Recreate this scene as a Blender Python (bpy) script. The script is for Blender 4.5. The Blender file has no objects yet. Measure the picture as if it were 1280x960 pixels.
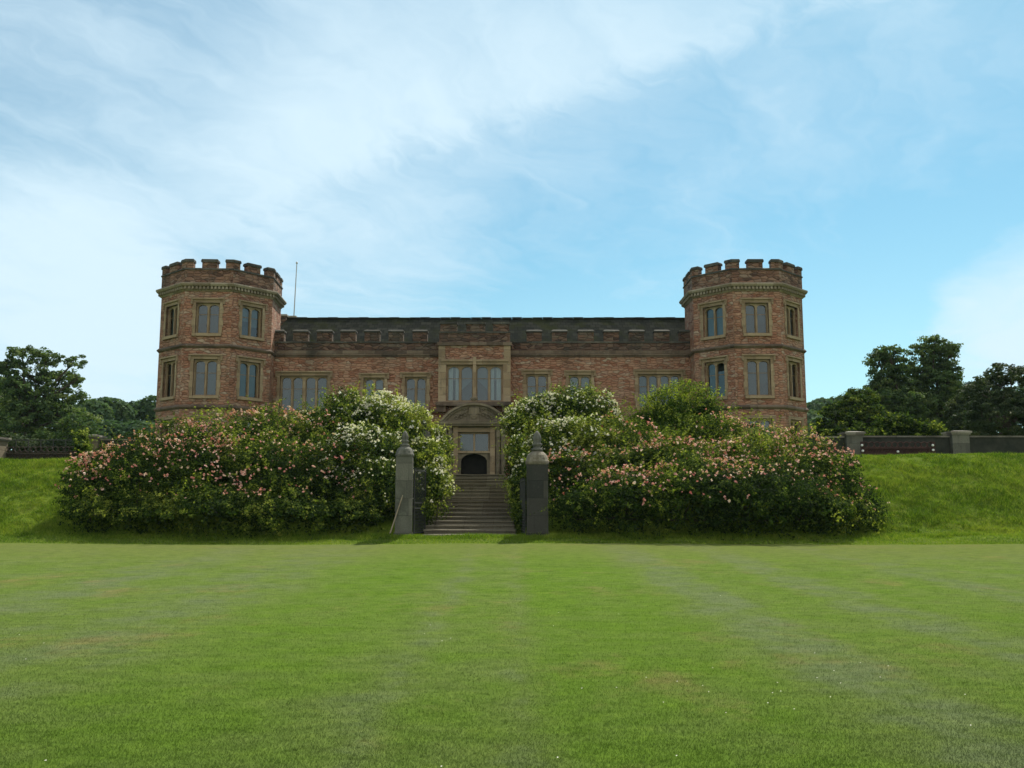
import bpy, math, random
import numpy as np
from mathutils import Vector, Matrix

R = math.radians
rng = np.random.default_rng(11)
random.seed(5)
scene = bpy.context.scene
col = scene.collection

# ------------------------------------------------------------------ camera
F, ZC, PITCH = 1150.0, 1.65, math.atan(150 / 1150)
cth, sth = math.cos(PITCH), math.sin(PITCH)
cam_d = bpy.data.cameras.new('camera')
cam = bpy.data.objects.new('camera', cam_d)
col.objects.link(cam)
cam.location = (0, 0, ZC)
cam.rotation_euler = (math.pi / 2 + PITCH, 0, 0)
cam_d.sensor_width = 36
cam_d.lens = F / 1280 * 36
cam_d.clip_start, cam_d.clip_end = 0.1, 5000
scene.camera = cam

# ------------------------------------------------------------------ light
SUN_EL, SUN_AZ = R(53), R(27)          # azimuth from +Y (behind the house) towards +X
sun_d = bpy.data.lights.new('sun', 'SUN')
sun_d.energy = 5.0
sun_d.angle = R(0.53)
sun_d.color = (1.0, 0.93, 0.82)
sun = bpy.data.objects.new('sun', sun_d)
col.objects.link(sun)
sdir = Vector((math.sin(SUN_AZ) * math.cos(SUN_EL), math.cos(SUN_AZ) * math.cos(SUN_EL), math.sin(SUN_EL)))
sun.rotation_euler = (-sdir).to_track_quat('-Z', 'Y').to_euler()
sun.location = (30, 60, 80)

scene.view_settings.view_transform = 'Standard'
scene.view_settings.look = 'None'
scene.view_settings.gamma = 1
scene.view_settings.exposure = 0.38
scene.view_settings.use_curve_mapping = False


def pdir(px, py):
    u, v = (px - 640) / F, (480 - py) / F
    return Vector((u, cth - v * sth, sth + v * cth)).normalized()


def at(px, py, Y):
    u, v = (px - 640) / F, (480 - py) / F
    t = Y / (cth - v * sth)
    return Vector((u * t, Y, ZC + t * (sth + v * cth)))


def zr(py, Y):
    return at(640, py, Y).z


def xr(px, Y, py=480):
    return at(px, py, Y).x


# ------------------------------------------------------------------ node helpers
class NT:
    def __init__(s, tree):
        s.t = tree

    def n(s, kind, **kw):
        nd = s.t.nodes.new(kind)
        for k, v in kw.items():
            if k == 'inp':
                for kk, vv in v.items():
                    nd.inputs[kk].default_value = vv
            else:
                setattr(nd, k, v)
        return nd

    def l(s, a, b):
        s.t.links.new(a, b)

    def set(s, sock, val):
        if hasattr(val, 'is_output'):
            s.l(val, sock)
        else:
            sock.default_value = val

    def math(s, op, a, b=0.0, clamp=False):
        nd = s.n('ShaderNodeMath', operation=op, use_clamp=clamp)
        s.set(nd.inputs[0], a)
        s.set(nd.inputs[1], b)
        return nd.outputs[0]

    def mix(s, fac, a, b, blend='MIX'):
        nd = s.n('ShaderNodeMix', data_type='RGBA', blend_type=blend)
        s.set(nd.inputs[0], fac)
        s.set(nd.inputs[6], a)
        s.set(nd.inputs[7], b)
        return nd.outputs[2]

    def ramp(s, fac, stops, interp='LINEAR'):
        nd = s.n('ShaderNodeValToRGB')
        nd.color_ramp.interpolation = interp
        e = nd.color_ramp.elements
        while len(e) < len(stops):
            e.new(0.5)
        for el, (p, c) in zip(e, stops):
            el.position = p
            el.color = c if len(c) == 4 else (*c, 1)
        s.l(fac, nd.inputs[0])
        return nd.outputs[0]

    def noise(s, vec, scale, detail=4, rough=0.55, dist=0.0):
        nd = s.n('ShaderNodeTexNoise')
        nd.inputs['Scale'].default_value = scale
        nd.inputs['Detail'].default_value = detail
        nd.inputs['Roughness'].default_value = rough
        nd.inputs['Distortion'].default_value = dist
        if vec is not None:
            s.l(vec, nd.inputs['Vector'])
        return nd.outputs['Fac']

    def sstep(s, val, a, b, lo=0.0, hi=1.0):
        nd = s.n('ShaderNodeMapRange', interpolation_type='SMOOTHSTEP')
        s.set(nd.inputs[0], val)
        nd.inputs[1].default_value = a
        nd.inputs[2].default_value = b
        nd.inputs[3].default_value = lo
        nd.inputs[4].default_value = hi
        return nd.outputs[0]

    def mapping(s, vec, loc=(0, 0, 0), rot=(0, 0, 0), sc=(1, 1, 1)):
        nd = s.n('ShaderNodeMapping')
        nd.inputs[1].default_value = loc
        nd.inputs[2].default_value = rot
        nd.inputs[3].default_value = sc
        s.l(vec, nd.inputs[0])
        return nd.outputs[0]


# ------------------------------------------------------------------ world: sky with cirrus
world = bpy.data.worlds.new('World')
scene.world = world
world.use_nodes = True
w = NT(world.node_tree)
world.node_tree.nodes.clear()
out = w.n('ShaderNodeOutputWorld')
bg = w.n('ShaderNodeBackground')
w.l(bg.outputs[0], out.inputs[0])
sky = w.n('ShaderNodeTexSky', sky_type='NISHITA')
sky.sun_disc = False
sky.sun_elevation = SUN_EL
sky.sun_rotation = SUN_AZ
sky.altitude = 20
sky.air_density = 1.0
sky.dust_density = 0.6
sky.ozone_density = 1.6
bg.inputs[1].default_value = 0.078
tc = w.n('ShaderNodeTexCoord')
dirv = tc.outputs['Generated']
sep = w.n('ShaderNodeSeparateXYZ')
w.l(dirv, sep.inputs[0])
zz = w.math('MAXIMUM', sep.outputs[2], 0.0)
zden = w.math('ADD', zz, 0.16)
comb = w.n('ShaderNodeCombineXYZ')
w.l(w.math('DIVIDE', sep.outputs[0], zden), comb.inputs[0])
w.l(w.math('DIVIDE', sep.outputs[1], zden), comb.inputs[1])
plane = comb.outputs[0]


def lobe(px, py, rad, amp):
    d = pdir(px, py)
    dn = w.n('ShaderNodeVectorMath', operation='DOT_PRODUCT')
    w.l(dirv, dn.inputs[0])
    dn.inputs[1].default_value = d
    return w.sstep(dn.outputs['Value'], math.cos(rad), 1.0, 0.0, amp)


cov = None
for a in [(130, 80, .62, .41), (60, 385, .17, .46), (160, 490, .14, .18), (560, 70, .28, .12), (430, 230, .20, .10), (1290, 395, .10, .62), (1240, 480, .14, .26), (1060, 490, .20, .14),
          (1180, 310, .20, -.10), (660, 330, .16, -.08), (1130, 50, .20, .12), (800, 190, .20, .10), (970, 150, .24, .13)]:
    o_ = lobe(*a)
    cov = o_ if cov is None else w.math('ADD', cov, o_)
# unseen bright cloud added behind the viewer to light the shaded front
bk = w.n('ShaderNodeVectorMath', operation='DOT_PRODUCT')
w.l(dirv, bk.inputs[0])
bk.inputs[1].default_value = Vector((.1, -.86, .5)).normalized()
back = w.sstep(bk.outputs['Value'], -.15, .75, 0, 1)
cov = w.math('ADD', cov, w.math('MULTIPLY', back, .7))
# domain-warped cirrus: streaks drawn out from lower left to upper right
warpn = w.n('ShaderNodeTexNoise')
warpn.inputs['Scale'].default_value = 1.1
warpn.inputs['Detail'].default_value = 5
warpn.inputs['Roughness'].default_value = .6
w.l(plane, warpn.inputs['Vector'])
wv = w.n('ShaderNodeVectorMath', operation='MULTIPLY_ADD')
w.l(warpn.outputs['Color'], wv.inputs[0])
wv.inputs[1].default_value = (.9, .9, 0)
w.l(plane, wv.inputs[2])
rotp = w.mapping(wv.outputs[0], rot=(0, 0, R(-58)), sc=(1.0, 1.0, 1.0))
str1 = w.noise(w.mapping(rotp, sc=(.55, 1.5, 1)), 1.15, 12, .58, .15)
str2 = w.noise(w.mapping(rotp, loc=(3.1, 1.7, 0), sc=(.7, 2.3, 1)), 3.0, 12, .64, .25)
puff = w.noise(w.mapping(wv.outputs[0], loc=(7, 2, 0)), 2.6, 12, .66, .2)
ns = w.math('ADD', w.math('ADD', w.math('MULTIPLY', str1, .36), w.math('MULTIPLY', str2, .37)), w.math('MULTIPLY', puff, .27))
ns = w.math('MULTIPLY', w.math('SUBTRACT', ns, .5), 3.1)
# one long band of cirrus
d1, d2 = pdir(430, 225), pdir(1040, -6)
bn = d1.cross(d2).normalized()
if bn.z < 0:
    bn = -bn
dn = w.n('ShaderNodeVectorMath', operation='DOT_PRODUCT')
w.l(dirv, dn.inputs[0])
dn.inputs[1].default_value = bn
bd = w.math('ADD', dn.outputs['Value'], w.math('MULTIPLY', ns, .07))
band = w.math('MULTIPLY', w.sstep(bd, -.025, .02), w.sstep(bd, .03, .20, 1.0, 0.0))
fwd = w.n('ShaderNodeVectorMath', operation='DOT_PRODUCT')
w.l(dirv, fwd.inputs[0])
fwd.inputs[1].default_value = pdir(720, 90)
band = w.math('MULTIPLY', band, w.sstep(fwd.outputs['Value'], .88, .98, 0, .30))
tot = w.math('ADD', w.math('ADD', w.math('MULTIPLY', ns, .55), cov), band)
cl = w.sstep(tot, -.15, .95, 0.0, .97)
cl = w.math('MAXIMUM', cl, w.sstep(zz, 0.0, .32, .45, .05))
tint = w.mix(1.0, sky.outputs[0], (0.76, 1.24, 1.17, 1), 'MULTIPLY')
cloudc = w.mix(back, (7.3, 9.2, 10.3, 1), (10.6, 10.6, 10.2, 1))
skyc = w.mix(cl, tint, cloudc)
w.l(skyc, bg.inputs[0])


# ------------------------------------------------------------------ materials
def mat(name, build=None, **kw):
    m = bpy.data.materials.new(name)
    m.use_nodes = True
    t = NT(m.node_tree)
    b = m.node_tree.nodes['Principled BSDF']
    b.inputs['Roughness'].default_value = kw.get('rough', .85)
    b.inputs['Specular IOR Level'].default_value = kw.get('spec', .25)
    if 'color' in kw:
        b.inputs['Base Color'].default_value = (*kw['color'], 1)
    if build:
        build(t, b)
    return m


def bump(t, b, h, strength=.5, dist=.03):
    nd = t.n('ShaderNodeBump')
    nd.inputs['Strength'].default_value = strength
    nd.inputs['Distance'].default_value = dist
    t.l(h, nd.inputs['Height'])
    t.l(nd.outputs[0], b.inputs['Normal'])


def masonry(stops, mortar, bw, bh, stain=.6, stain_col=(.045, .04, .032), warp=.09, msize=.016, weather=(.30, .25, .19), wamt=.35):
    def f(t, b):
        uv = t.n('ShaderNodeUVMap').outputs[0]
        geo = t.n('ShaderNodeTexCoord').outputs['Object']
        nz = t.n('ShaderNodeTexNoise')
        nz.inputs['Scale'].default_value = 2.3
        nz.inputs['Detail'].default_value = 3
        t.l(uv, nz.inputs['Vector'])
        off = t.n('ShaderNodeVectorMath', operation='MULTIPLY_ADD')
        t.l(nz.outputs['Color'], off.inputs[0])
        off.inputs[1].default_value = (warp * 2.2, warp, 0)
        t.l(uv, off.inputs[2])
        br = t.n('ShaderNodeTexBrick', offset=.43, squash=.72, squash_frequency=3, offset_frequency=2)
        br.inputs['Color1'].default_value = (0, 0, 0, 1)
        br.inputs['Color2'].default_value = (1, 1, 1, 1)
        br.inputs['Mortar'].default_value = (.5, .5, .5, 1)
        br.inputs['Scale'].default_value = 1
        br.inputs['Mortar Size'].default_value = msize
        br.inputs['Mortar Smooth'].default_value = .4
        br.inputs['Brick Width'].default_value = bw
        br.inputs['Row Height'].default_value = bh
        t.l(off.outputs[0], br.inputs['Vector'])
        # a second random value per block gives more colours
        rnd = t.math('ADD', t.math('MULTIPLY', br.outputs['Color'], .72), t.math('MULTIPLY', t.noise(uv, 5.5, 4, .7), .28))
        c = t.ramp(rnd, stops)
        fine = t.noise(uv, 26, 6, .7)
        c = t.mix(.55, c, t.ramp(fine, [(.3, (.35, .35, .35)), (.7, (1.25, 1.25, 1.25))]), 'MULTIPLY')
        wp = t.sstep(t.noise(geo, .55, 6, .65, .4), .52, .72, 0, wamt)
        c = t.mix(wp, c, (*weather, 1))
        lich = t.sstep(t.noise(geo, 5.5, 5, .7), .56, .70, 0, .55)
        c = t.mix(lich, c, (weather[0] * .8, weather[1] * .85, weather[2] * .8, 1))
        dirt = t.sstep(t.noise(t.mapping(geo, loc=(5, 5, 5), sc=(1, 1, .4)), 3.1, 5, .7), .54, .72, 0, .6)
        c = t.mix(dirt, c, (*stain_col, 1))
        st = t.sstep(t.noise(t.mapping(geo, loc=(3, 1, 5), sc=(1, 1, .45)), .42, 7, .68, .5), .50, .70, 0, stain)
        c = t.mix(st, c, (*stain_col, 1))
        dk = t.sstep(t.noise(t.mapping(uv, sc=(1, 2.4, 1)), 3.4, 5, .7, .3), .60, .72, 0, .75)
        c = t.mix(t.math('MULTIPLY', dk, warp * 6, True), c, (*mortar, 1))
        c = t.mix(t.math('MULTIPLY', br.outputs['Fac'], .75), c, (*mortar, 1))
        t.l(c, b.inputs['Base Color'])
        h = t.math('SUBTRACT', t.math('MULTIPLY', fine, .6), br.outputs['Fac'])
        h = t.math('ADD', h, t.math('MULTIPLY', br.outputs['Color'], .7))
        bump(t, b, h, .8, .035)
    return f


def rubble(stops, mortar, sx, sy, stain=.5, stain_col=(.10, .075, .05), weather=(.46, .36, .26), wamt=.35):
    """random rubble: stretched irregular stones in rough courses, dark open joints, pale patches, rain streaks"""
    def f(t, b):
        uv = t.n('ShaderNodeUVMap').outputs[0]
        geo = t.n('ShaderNodeTexCoord').outputs['Object']
        nz = t.n('ShaderNodeTexNoise')
        nz.inputs['Scale'].default_value = 1.7
        nz.inputs['Detail'].default_value = 4
        t.l(uv, nz.inputs['Vector'])
        off = t.n('ShaderNodeVectorMath', operation='MULTIPLY_ADD')
        t.l(nz.outputs['Color'], off.inputs[0])
        off.inputs[1].default_value = (.35, .10, 0)
        t.l(uv, off.inputs[2])
        v = t.mapping(off.outputs[0], sc=(sx, sy, 1))
        vo = t.n('ShaderNodeTexVoronoi', voronoi_dimensions='2D', feature='F1')
        ve = t.n('ShaderNodeTexVoronoi', voronoi_dimensions='2D', feature='DISTANCE_TO_EDGE')
        for q in (vo, ve):
            q.inputs['Scale'].default_value = 1
            q.inputs['Randomness'].default_value = .82
            t.l(v, q.inputs['Vector'])
        sp = t.n('ShaderNodeSeparateColor')
        t.l(vo.outputs['Color'], sp.inputs[0])
        region = t.noise(geo, .45, 3, .6)
        rnd = t.math('ADD', t.math('MULTIPLY', sp.outputs[0], .66), t.math('MULTIPLY', t.noise(uv, 4.5, 4, .7), .20))
        rnd = t.math('ADD', rnd, t.math('MULTIPLY', region, .14))
        c = t.ramp(rnd, stops)
        fine = t.noise(uv, 24, 6, .7)
        c = t.mix(.6, c, t.ramp(fine, [(.3, (.4, .4, .4)), (.7, (1.25, 1.25, 1.25))]), 'MULTIPLY')
        wp = t.sstep(t.noise(geo, .6, 6, .68, .4), .50, .70, 0, wamt)
        c = t.mix(wp, c, (*weather, 1))
        st = t.sstep(t.noise(t.mapping(geo, loc=(3, 1, 5), sc=(1, 1, .45)), .42, 7, .68, .5), .48, .70, 0, stain)
        c = t.mix(st, c, (*stain_col, 1))
        rain = t.sstep(t.noise(t.mapping(geo, loc=(1, 8, 2), sc=(2.6, 2.6, .16)), 1.0, 5, .65), .55, .75, 0, .45)
        c = t.mix(rain, c, (*stain_col, 1))
        joint = t.sstep(ve.outputs['Distance'], .0, .085, 1, 0)
        openj = t.sstep(t.noise(uv, 2.6, 4, .7), .40, .62, .12, 1)
        jm = t.math('MULTIPLY', joint, openj)
        c = t.mix(t.math('MULTIPLY', jm, .7), c, (*mortar, 1))
        t.l(c, b.inputs['Base Color'])
        h = t.math('ADD', t.math('MULTIPLY', fine, .5), t.math('MULTIPLY', t.sstep(ve.outputs['Distance'], 0, .18), 1.0))
        h = t.math('ADD', h, t.math('MULTIPLY', sp.outputs[1], .6))
        bump(t, b, h, .9, .05)
    return f


M = {}
RUBBLE = [(.10, (.17, .074, .046)), (.26, (.32, .146, .090)), (.42, (.40, .20, .126)), (.56, (.44, .255, .168)), (.70, (.33, .176, .118)), (.84, (.47, .35, .255)), (.96, (.56, .465, .36))]
M['rubble'] = mat('red_rubble_masonry', rubble(RUBBLE, (.085, .052, .037), 3.2, 7.8))
M['rubble_dark'] = mat('lichened_rubble_masonry', rubble([(.12, (.04, .028, .022)), (.4, (.11, .062, .045)), (.65, (.18, .105, .072)), (.9, (.16, .13, .10))], (.03, .024, .02), 2.5, 6.2,
                       .8, (.05, .048, .038), (.14, .13, .10), .5))
M['rubble_tower'] = mat('brown_parapet_masonry', rubble([(.12, (.07, .042, .03)), (.4, (.20, .105, .07)), (.65, (.28, .16, .105)), (.9, (.26, .20, .15))], (.05, .036, .028), 2.6, 6.4, .6, (.08, .07, .05)))
M['ashlar'] = mat('tan_ashlar', masonry([(.1, (.235, .165, .10)), (.5, (.32, .235, .145)), (.9, (.40, .305, .195))], (.22, .16, .11), .75, .42, warp=.01,
                  msize=.008, stain=.6, stain_col=(.12, .095, .065)))
M['ashlar_grey'] = mat('grey_brown_ashlar', masonry([(.1, (.125, .10, .066)), (.5, (.185, .15, .10)), (.9, (.25, .205, .14))], (.12, .10, .075), .7, .4, warp=.01,
                       msize=.008, stain=.75, stain_col=(.05, .045, .035)))
M['coping'] = mat('weathered_coping', masonry([(.1, (.13, .115, .095)), (.6, (.24, .22, .18)), (.9, (.33, .31, .26))], (.10, .09, .075), .9, .5, warp=.01, msize=.006,
                  stain=.8, stain_col=(.045, .045, .035)))
M['cornice'] = mat('pale_lichened_cornice', masonry([(.1, (.19, .15, .105)), (.6, (.30, .245, .175)), (.9, (.39, .33, .25))], (.14, .12, .08), .9, .5, warp=.01, msize=.006,
                   stain=.6, stain_col=(.09, .085, .05)))
M['coping_dark'] = mat('dark_lichened_coping', masonry([(.1, (.04, .039, .034)), (.6, (.075, .073, .062)), (.9, (.11, .107, .092))], (.05, .048, .04), .9, .5, warp=.01, msize=.006,
                  stain=.8, stain_col=(.035, .036, .03)))
M['string'] = mat('dark_string_course', masonry([(.1, (.085, .06, .045)), (.6, (.15, .105, .075)), (.9, (.21, .16, .115))], (.08, .06, .05), .9, .5, warp=.01, msize=.006,
                  stain=.8, stain_col=(.035, .032, .026)))
M['pier'] = mat('grey_green_pier_stone', masonry([(.1, (.085, .085, .07)), (.5, (.125, .125, .10)), (.9, (.17, .165, .135))], (.06, .06, .05), .9, .62, warp=.005, msize=.006,
                stain=.8, stain_col=(.05, .055, .042), weather=(.22, .23, .18)))
M['pier_dark'] = mat('dark_pier_stone', masonry([(.1, (.032, .033, .03)), (.5, (.055, .054, .046)), (.9, (.085, .08, .066))], (.03, .03, .027), .9, .62, warp=.005, msize=.006,
                     stain=.8, stain_col=(.026, .032, .024), weather=(.11, .105, .08)))  # darker, randomly mottled pier stone
M['step'] = mat('mossy_step_stone', masonry([(.1, (.14, .122, .088)), (.5, (.18, .16, .115)), (.9, (.24, .215, .16))], (.07, .065, .05), 1.1, .6, warp=.005, msize=.008,
                stain=.8, stain_col=(.065, .065, .04)))


def slate(t, b):
    uv = t.n('ShaderNodeUVMap').outputs[0]
    geo = t.n('ShaderNodeTexCoord').outputs['Object']
    br = t.n('ShaderNodeTexBrick', offset=.5)
    br.inputs['Color1'].default_value = (.018, .020, .018, 1)
    br.inputs['Color2'].default_value = (.036, .038, .032, 1)
    br.inputs['Mortar'].default_value = (.012, .012, .012, 1)
    br.inputs['Scale'].default_value = 1
    br.inputs['Mortar Size'].default_value = .012
    br.inputs['Brick Width'].default_value = .32
    br.inputs['Row Height'].default_value = .26
    t.l(uv, br.inputs['Vector'])
    moss = t.sstep(t.noise(geo, .8, 7, .7), .46, .64, 0, .8)
    c = t.mix(moss, br.outputs['Color'], (.026, .030, .014, 1))
    sp = t.sstep(t.noise(geo, 9, 3, .6), .73, .78, 0, .7)
    c = t.mix(sp, c, (.22, .22, .19, 1))
    t.l(c, b.inputs['Base Color'])
    bump(t, b, br.outputs['Color'], .6, .03)


M['slate'] = mat('mossy_slate', slate, rough=1.0, spec=0.0)


def simple_noise(c1, c2, scale=6, bmp=.3):
    def f(t, b):
        geo = t.n('ShaderNodeTexCoord').outputs['Object']
        n = t.noise(geo, scale, 6, .65)
        t.l(t.ramp(n, [(.3, c1), (.7, c2)]), b.inputs['Base Color'])
        bump(t, b, n, bmp, .02)
    return f


M['iron'] = mat('rusty_dark_iron', simple_noise((.012, .016, .016), (.045, .045, .038), 14), rough=.6, spec=.4)
M['terracotta'] = mat('weathered_terracotta', simple_noise((.032, .018, .016), (.075, .038, .032), 5), rough=.9)
M['terracotta_dark'] = mat('mossy_terracotta', simple_noise((.03, .026, .02), (.065, .05, .04), 5), rough=.9)
M['oldwall'] = mat('dark_garden_wall', simple_noise((.018, .022, .017), (.045, .046, .036), 2.5), rough=.95)  # dark mottled wall tone, random over the surface
M['bark'] = mat('bark', simple_noise((.035, .028, .02), (.085, .07, .05), 9, .6), rough=.95)
M['wood'] = mat('bleached_wood', simple_noise((.22, .17, .12), (.34, .28, .2), 9), rough=.8)
M['polewhite'] = mat('grey_painted_pole', simple_noise((.35, .36, .37), (.5, .5, .5), 9), rough=.5)
M['white'] = mat('white_bolt', simple_noise((.7, .7, .68), (.8, .8, .78), 9), rough=.5)
M['blind'] = mat('pale_blind', simple_noise((.11, .15, .165), (.15, .19, .20), .8, 0), rough=.9)
M['blind_dim'] = mat('grey_blind', simple_noise((.04, .065, .075), (.065, .092, .10), .8, 0), rough=.9)
M['curtain'] = mat('white_curtain', simple_noise((.42, .45, .46), (.55, .58, .58), 7, .1), rough=.9)
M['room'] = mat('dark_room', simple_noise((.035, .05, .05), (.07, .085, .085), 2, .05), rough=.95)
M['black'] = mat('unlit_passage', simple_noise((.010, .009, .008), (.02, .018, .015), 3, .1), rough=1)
M['framewood'] = mat('brown_window_frame', simple_noise((.17, .115, .06), (.25, .18, .10), 12, .1), rough=.7)


def glass(t, b):
    o = [n for n in t.t.nodes if n.type == 'OUTPUT_MATERIAL'][0]
    tr = t.n('ShaderNodeBsdfTransparent')
    tr.inputs[0].default_value = (.70, .80, .80, 1)
    gl = t.n('ShaderNodeBsdfGlossy')
    gl.inputs['Roughness'].default_value = .06
    gl.inputs['Color'].default_value = (.85, .92, .95, 1)
    geo = t.n('ShaderNodeTexCoord').outputs['Object']
    nd = t.n('ShaderNodeBump')
    nd.inputs['Strength'].default_value = .12
    nd.inputs['Distance'].default_value = .02
    t.l(t.noise(geo, 2.2, 1), nd.inputs['Height'])
    t.l(nd.outputs[0], gl.inputs['Normal'])
    fr = t.n('ShaderNodeFresnel')
    fr.inputs['IOR'].default_value = 1.5
    mx = t.n('ShaderNodeMixShader')
    t.l(t.math('ADD', fr.outputs[0], .05, True), mx.inputs[0])
    t.l(tr.outputs[0], mx.inputs[1])
    t.l(gl.outputs[0], mx.inputs[2])
    t.l(mx.outputs[0], o.inputs[0])


M['glass'] = mat('old_window_glass', glass)


def leafmat(name, stops, trans=.35, rough=.5, spec=.3):
    def f(t, b):
        o = [n for n in t.t.nodes if n.type == 'OUTPUT_MATERIAL'][0]
        a = t.n('ShaderNodeAttribute', attribute_name='tint').outputs['Fac']
        c = t.ramp(a, stops)
        t.l(c, b.inputs['Base Color'])
        tl = t.n('ShaderNodeBsdfTranslucent')
        c2 = t.mix(1.0, c, (1.15, 1.25, .55, 1), 'MULTIPLY')
        t.l(c2, tl.inputs[0])
        mx = t.n('ShaderNodeMixShader')
        mx.inputs[0].default_value = trans
        t.l(b.outputs[0], mx.inputs[1])
        t.l(tl.outputs[0], mx.inputs[2])
        t.l(mx.outputs[0], o.inputs[0])
    return mat(name, f, rough=rough, spec=spec)


M['leaf_rose'] = leafmat('rose_leaves', [(0, (.012, .025, .008)), (.42, (.027, .054, .012)), (.70, (.10, .145, .024)), (1, (.30, .33, .06))], .42, .8, .05)
M['leaf_rose_pale'] = leafmat('pale_rose_leaves', [(0, (.016, .032, .010)), (.40, (.042, .078, .017)), (.68, (.16, .21, .036)), (1, (.36, .38, .08))], .42, .8, .05)
M['leaf_shrub'] = leafmat('shrub_leaves', [(0, (.018, .040, .008)), (.45, (.050, .094, .015)), (.72, (.15, .20, .028)), (1, (.32, .36, .055))], .42, .8, .05)
M['leaf_oak'] = leafmat('oak_leaves', [(0, (.034, .066, .028)), (.5, (.082, .132, .044)), (1, (.17, .21, .065))], .35, .7, .12)
M['leaf_wood'] = leafmat('woodland_leaves', [(0, (.032, .066, .036)), (.5, (.062, .108, .05)), (1, (.10, .145, .056))], .35, .8, .08)
M['leaf_dark'] = leafmat('dark_hedge_leaves', [(0, (.024, .042, .018)), (.5, (.042, .066, .026)), (1, (.085, .10, .04))], .25, .7, .12)
M['pink'] = leafmat('pink_petals', [(0, (.46, .14, .13)), (.5, (.64, .31, .27)), (1, (.82, .66, .58))], .3, .8, .1)
M['whitep'] = leafmat('white_petals', [(0, (.62, .56, .46)), (.5, (.76, .73, .65)), (1, (.82, .80, .76))], .3, .8, .1)


def grass_col(t, attr=False):
    """mown lawn colour from position: stripes run towards the house, with dry and dull patches"""
    geo = t.n('ShaderNodeNewGeometry').outputs['Position']
    s = t.n('ShaderNodeSeparateXYZ')
    t.l(geo, s.inputs[0])
    wob = t.math('MULTIPLY', t.math('SUBTRACT', t.noise(geo, .5, 4, .7), .5), .9)
    xx = t.math('ADD', s.outputs[0], wob)
    u = t.math('DIVIDE', t.math('ADD', xx, 12), 24, True)
    k = lambda x: (x + 12) / 24
    d, m_, br = (0, 0, 0), (.5, .5, .5), (1, 1, 1)
    stripes = t.ramp(u, [(k(-10), m_), (k(-8.2), d), (k(-7), m_), (k(-5.6), (.15,) * 3), (k(-4.4), (.35,) * 3), (k(-3.6), (.85,) * 3), (k(-2.2), br), (k(-1.5), (.6,) * 3),
                         (k(-1.1), (.2,) * 3), (k(-.75), (.75,) * 3), (k(-.2), (.7,) * 3), (k(.1), (.35,) * 3), (k(.45), br), (k(2.2), br), (k(2.75), (.35,) * 3),
                         (k(3.2), d), (k(3.8), (.1,) * 3), (k(4.1), (.6,) * 3), (k(5.0), (.7,) * 3), (k(5.5), (.1,) * 3), (k(6.2), (.2,) * 3), (k(6.7), (.75,) * 3),
                         (k(8.2), (.6,) * 3), (k(8.8), (.1,) * 3), (k(10), (.5,) * 3)])
    n1 = t.noise(geo, .9, 6, .65)
    f = t.math('ADD', t.math('MULTIPLY', stripes, .60), t.math('MULTIPLY', t.sstep(n1, .3, .7), .40))
    c = t.ramp(f, [(.12, (.110, .142, .062)), (.45, (.102, .146, .036)), (.9, (.087, .148, .021))])
    dry = t.sstep(t.noise(t.mapping(geo, loc=(4, 9, 0), sc=(.7, .45, 1)), .55, 6, .7), .54, .70, 0, .62)
    c = t.mix(dry, c, (.165, .142, .058, 1))
    far = t.sstep(s.outputs[1], 20, 30.5, 0, .60)
    c = t.mix(far, c, (.118, .132, .042, 1))
    c = t.mix(t.sstep(t.math('ADD', s.outputs[1], t.math('MULTIPLY', t.noise(geo, 1.1, 4), 1.2)), 31.1, 32.2, 0, .7), c, (.105, .150, .026, 1))
    mid = t.noise(t.mapping(geo, sc=(.8, 1.4, 1)), 3.2, 5, .7)
    c = t.mix(.85, c, t.ramp(mid, [(.3, (.66, .7, .6)), (.5, (1, 1, 1)), (.72, (1.28, 1.22, 1.1))]), 'MULTIPLY')
    fine = t.noise(geo, 14, 6, .75)
    c = t.mix(.5, c, t.ramp(fine, [(.28, (.45, .48, .45)), (.5, (1, 1, 1)), (.75, (1.35, 1.3, 1.15))]), 'MULTIPLY')
    if attr:
        a = t.n('ShaderNodeAttribute', attribute_name='tint').outputs['Fac']
        c = t.mix(.85, c, t.ramp(a, [(0, (.92, .95, .9)), (.6, (1.18, 1.18, 1.12)), (1, (1.5, 1.42, 1.28))]), 'MULTIPLY')
    return c, fine, geo


def lawn_m(t, b):
    c, fine, geo = grass_col(t)
    t.l(c, b.inputs['Base Color'])
    bump(t, b, t.math('ADD', fine, t.noise(geo, 60, 4, .7)), .7, .03)


M['lawn'] = mat('mown_lawn', lawn_m, rough=1, spec=0)


def blade_m(t, b):
    o = [n for n in t.t.nodes if n.type == 'OUTPUT_MATERIAL'][0]
    c, fine, geo = grass_col(t, True)
    t.l(c, b.inputs['Base Color'])
    tl = t.n('ShaderNodeBsdfTranslucent')
    t.l(c, tl.inputs[0])
    mx = t.n('ShaderNodeMixShader')
    mx.inputs[0].default_value = .4
    t.l(b.outputs[0], mx.inputs[1])
    t.l(tl.outputs[0], mx.inputs[2])
    t.l(mx.outputs[0], o.inputs[0])


M['blade'] = mat('lawn_blades', blade_m, rough=.8, spec=.05)


def bank_m(t, b):
    geo = t.n('ShaderNodeNewGeometry').outputs['Position']
    n1 = t.noise(t.mapping(geo, sc=(.6, 1, 1)), .8, 7, .68)
    c = t.ramp(n1, [(.3, (.080, .135, .018)), (.5, (.13, .195, .020)), (.7, (.185, .225, .034))])
    fine = t.noise(geo, 5, 7, .75)
    c = t.mix(.8, c, t.ramp(fine, [(.3, (.4, .45, .4)), (.5, (1, 1, 1)), (.75, (1.4, 1.3, 1.2))]), 'MULTIPLY')
    t.l(c, b.inputs['Base Color'])
    bump(t, b, fine, 1.0, .15)


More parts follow.
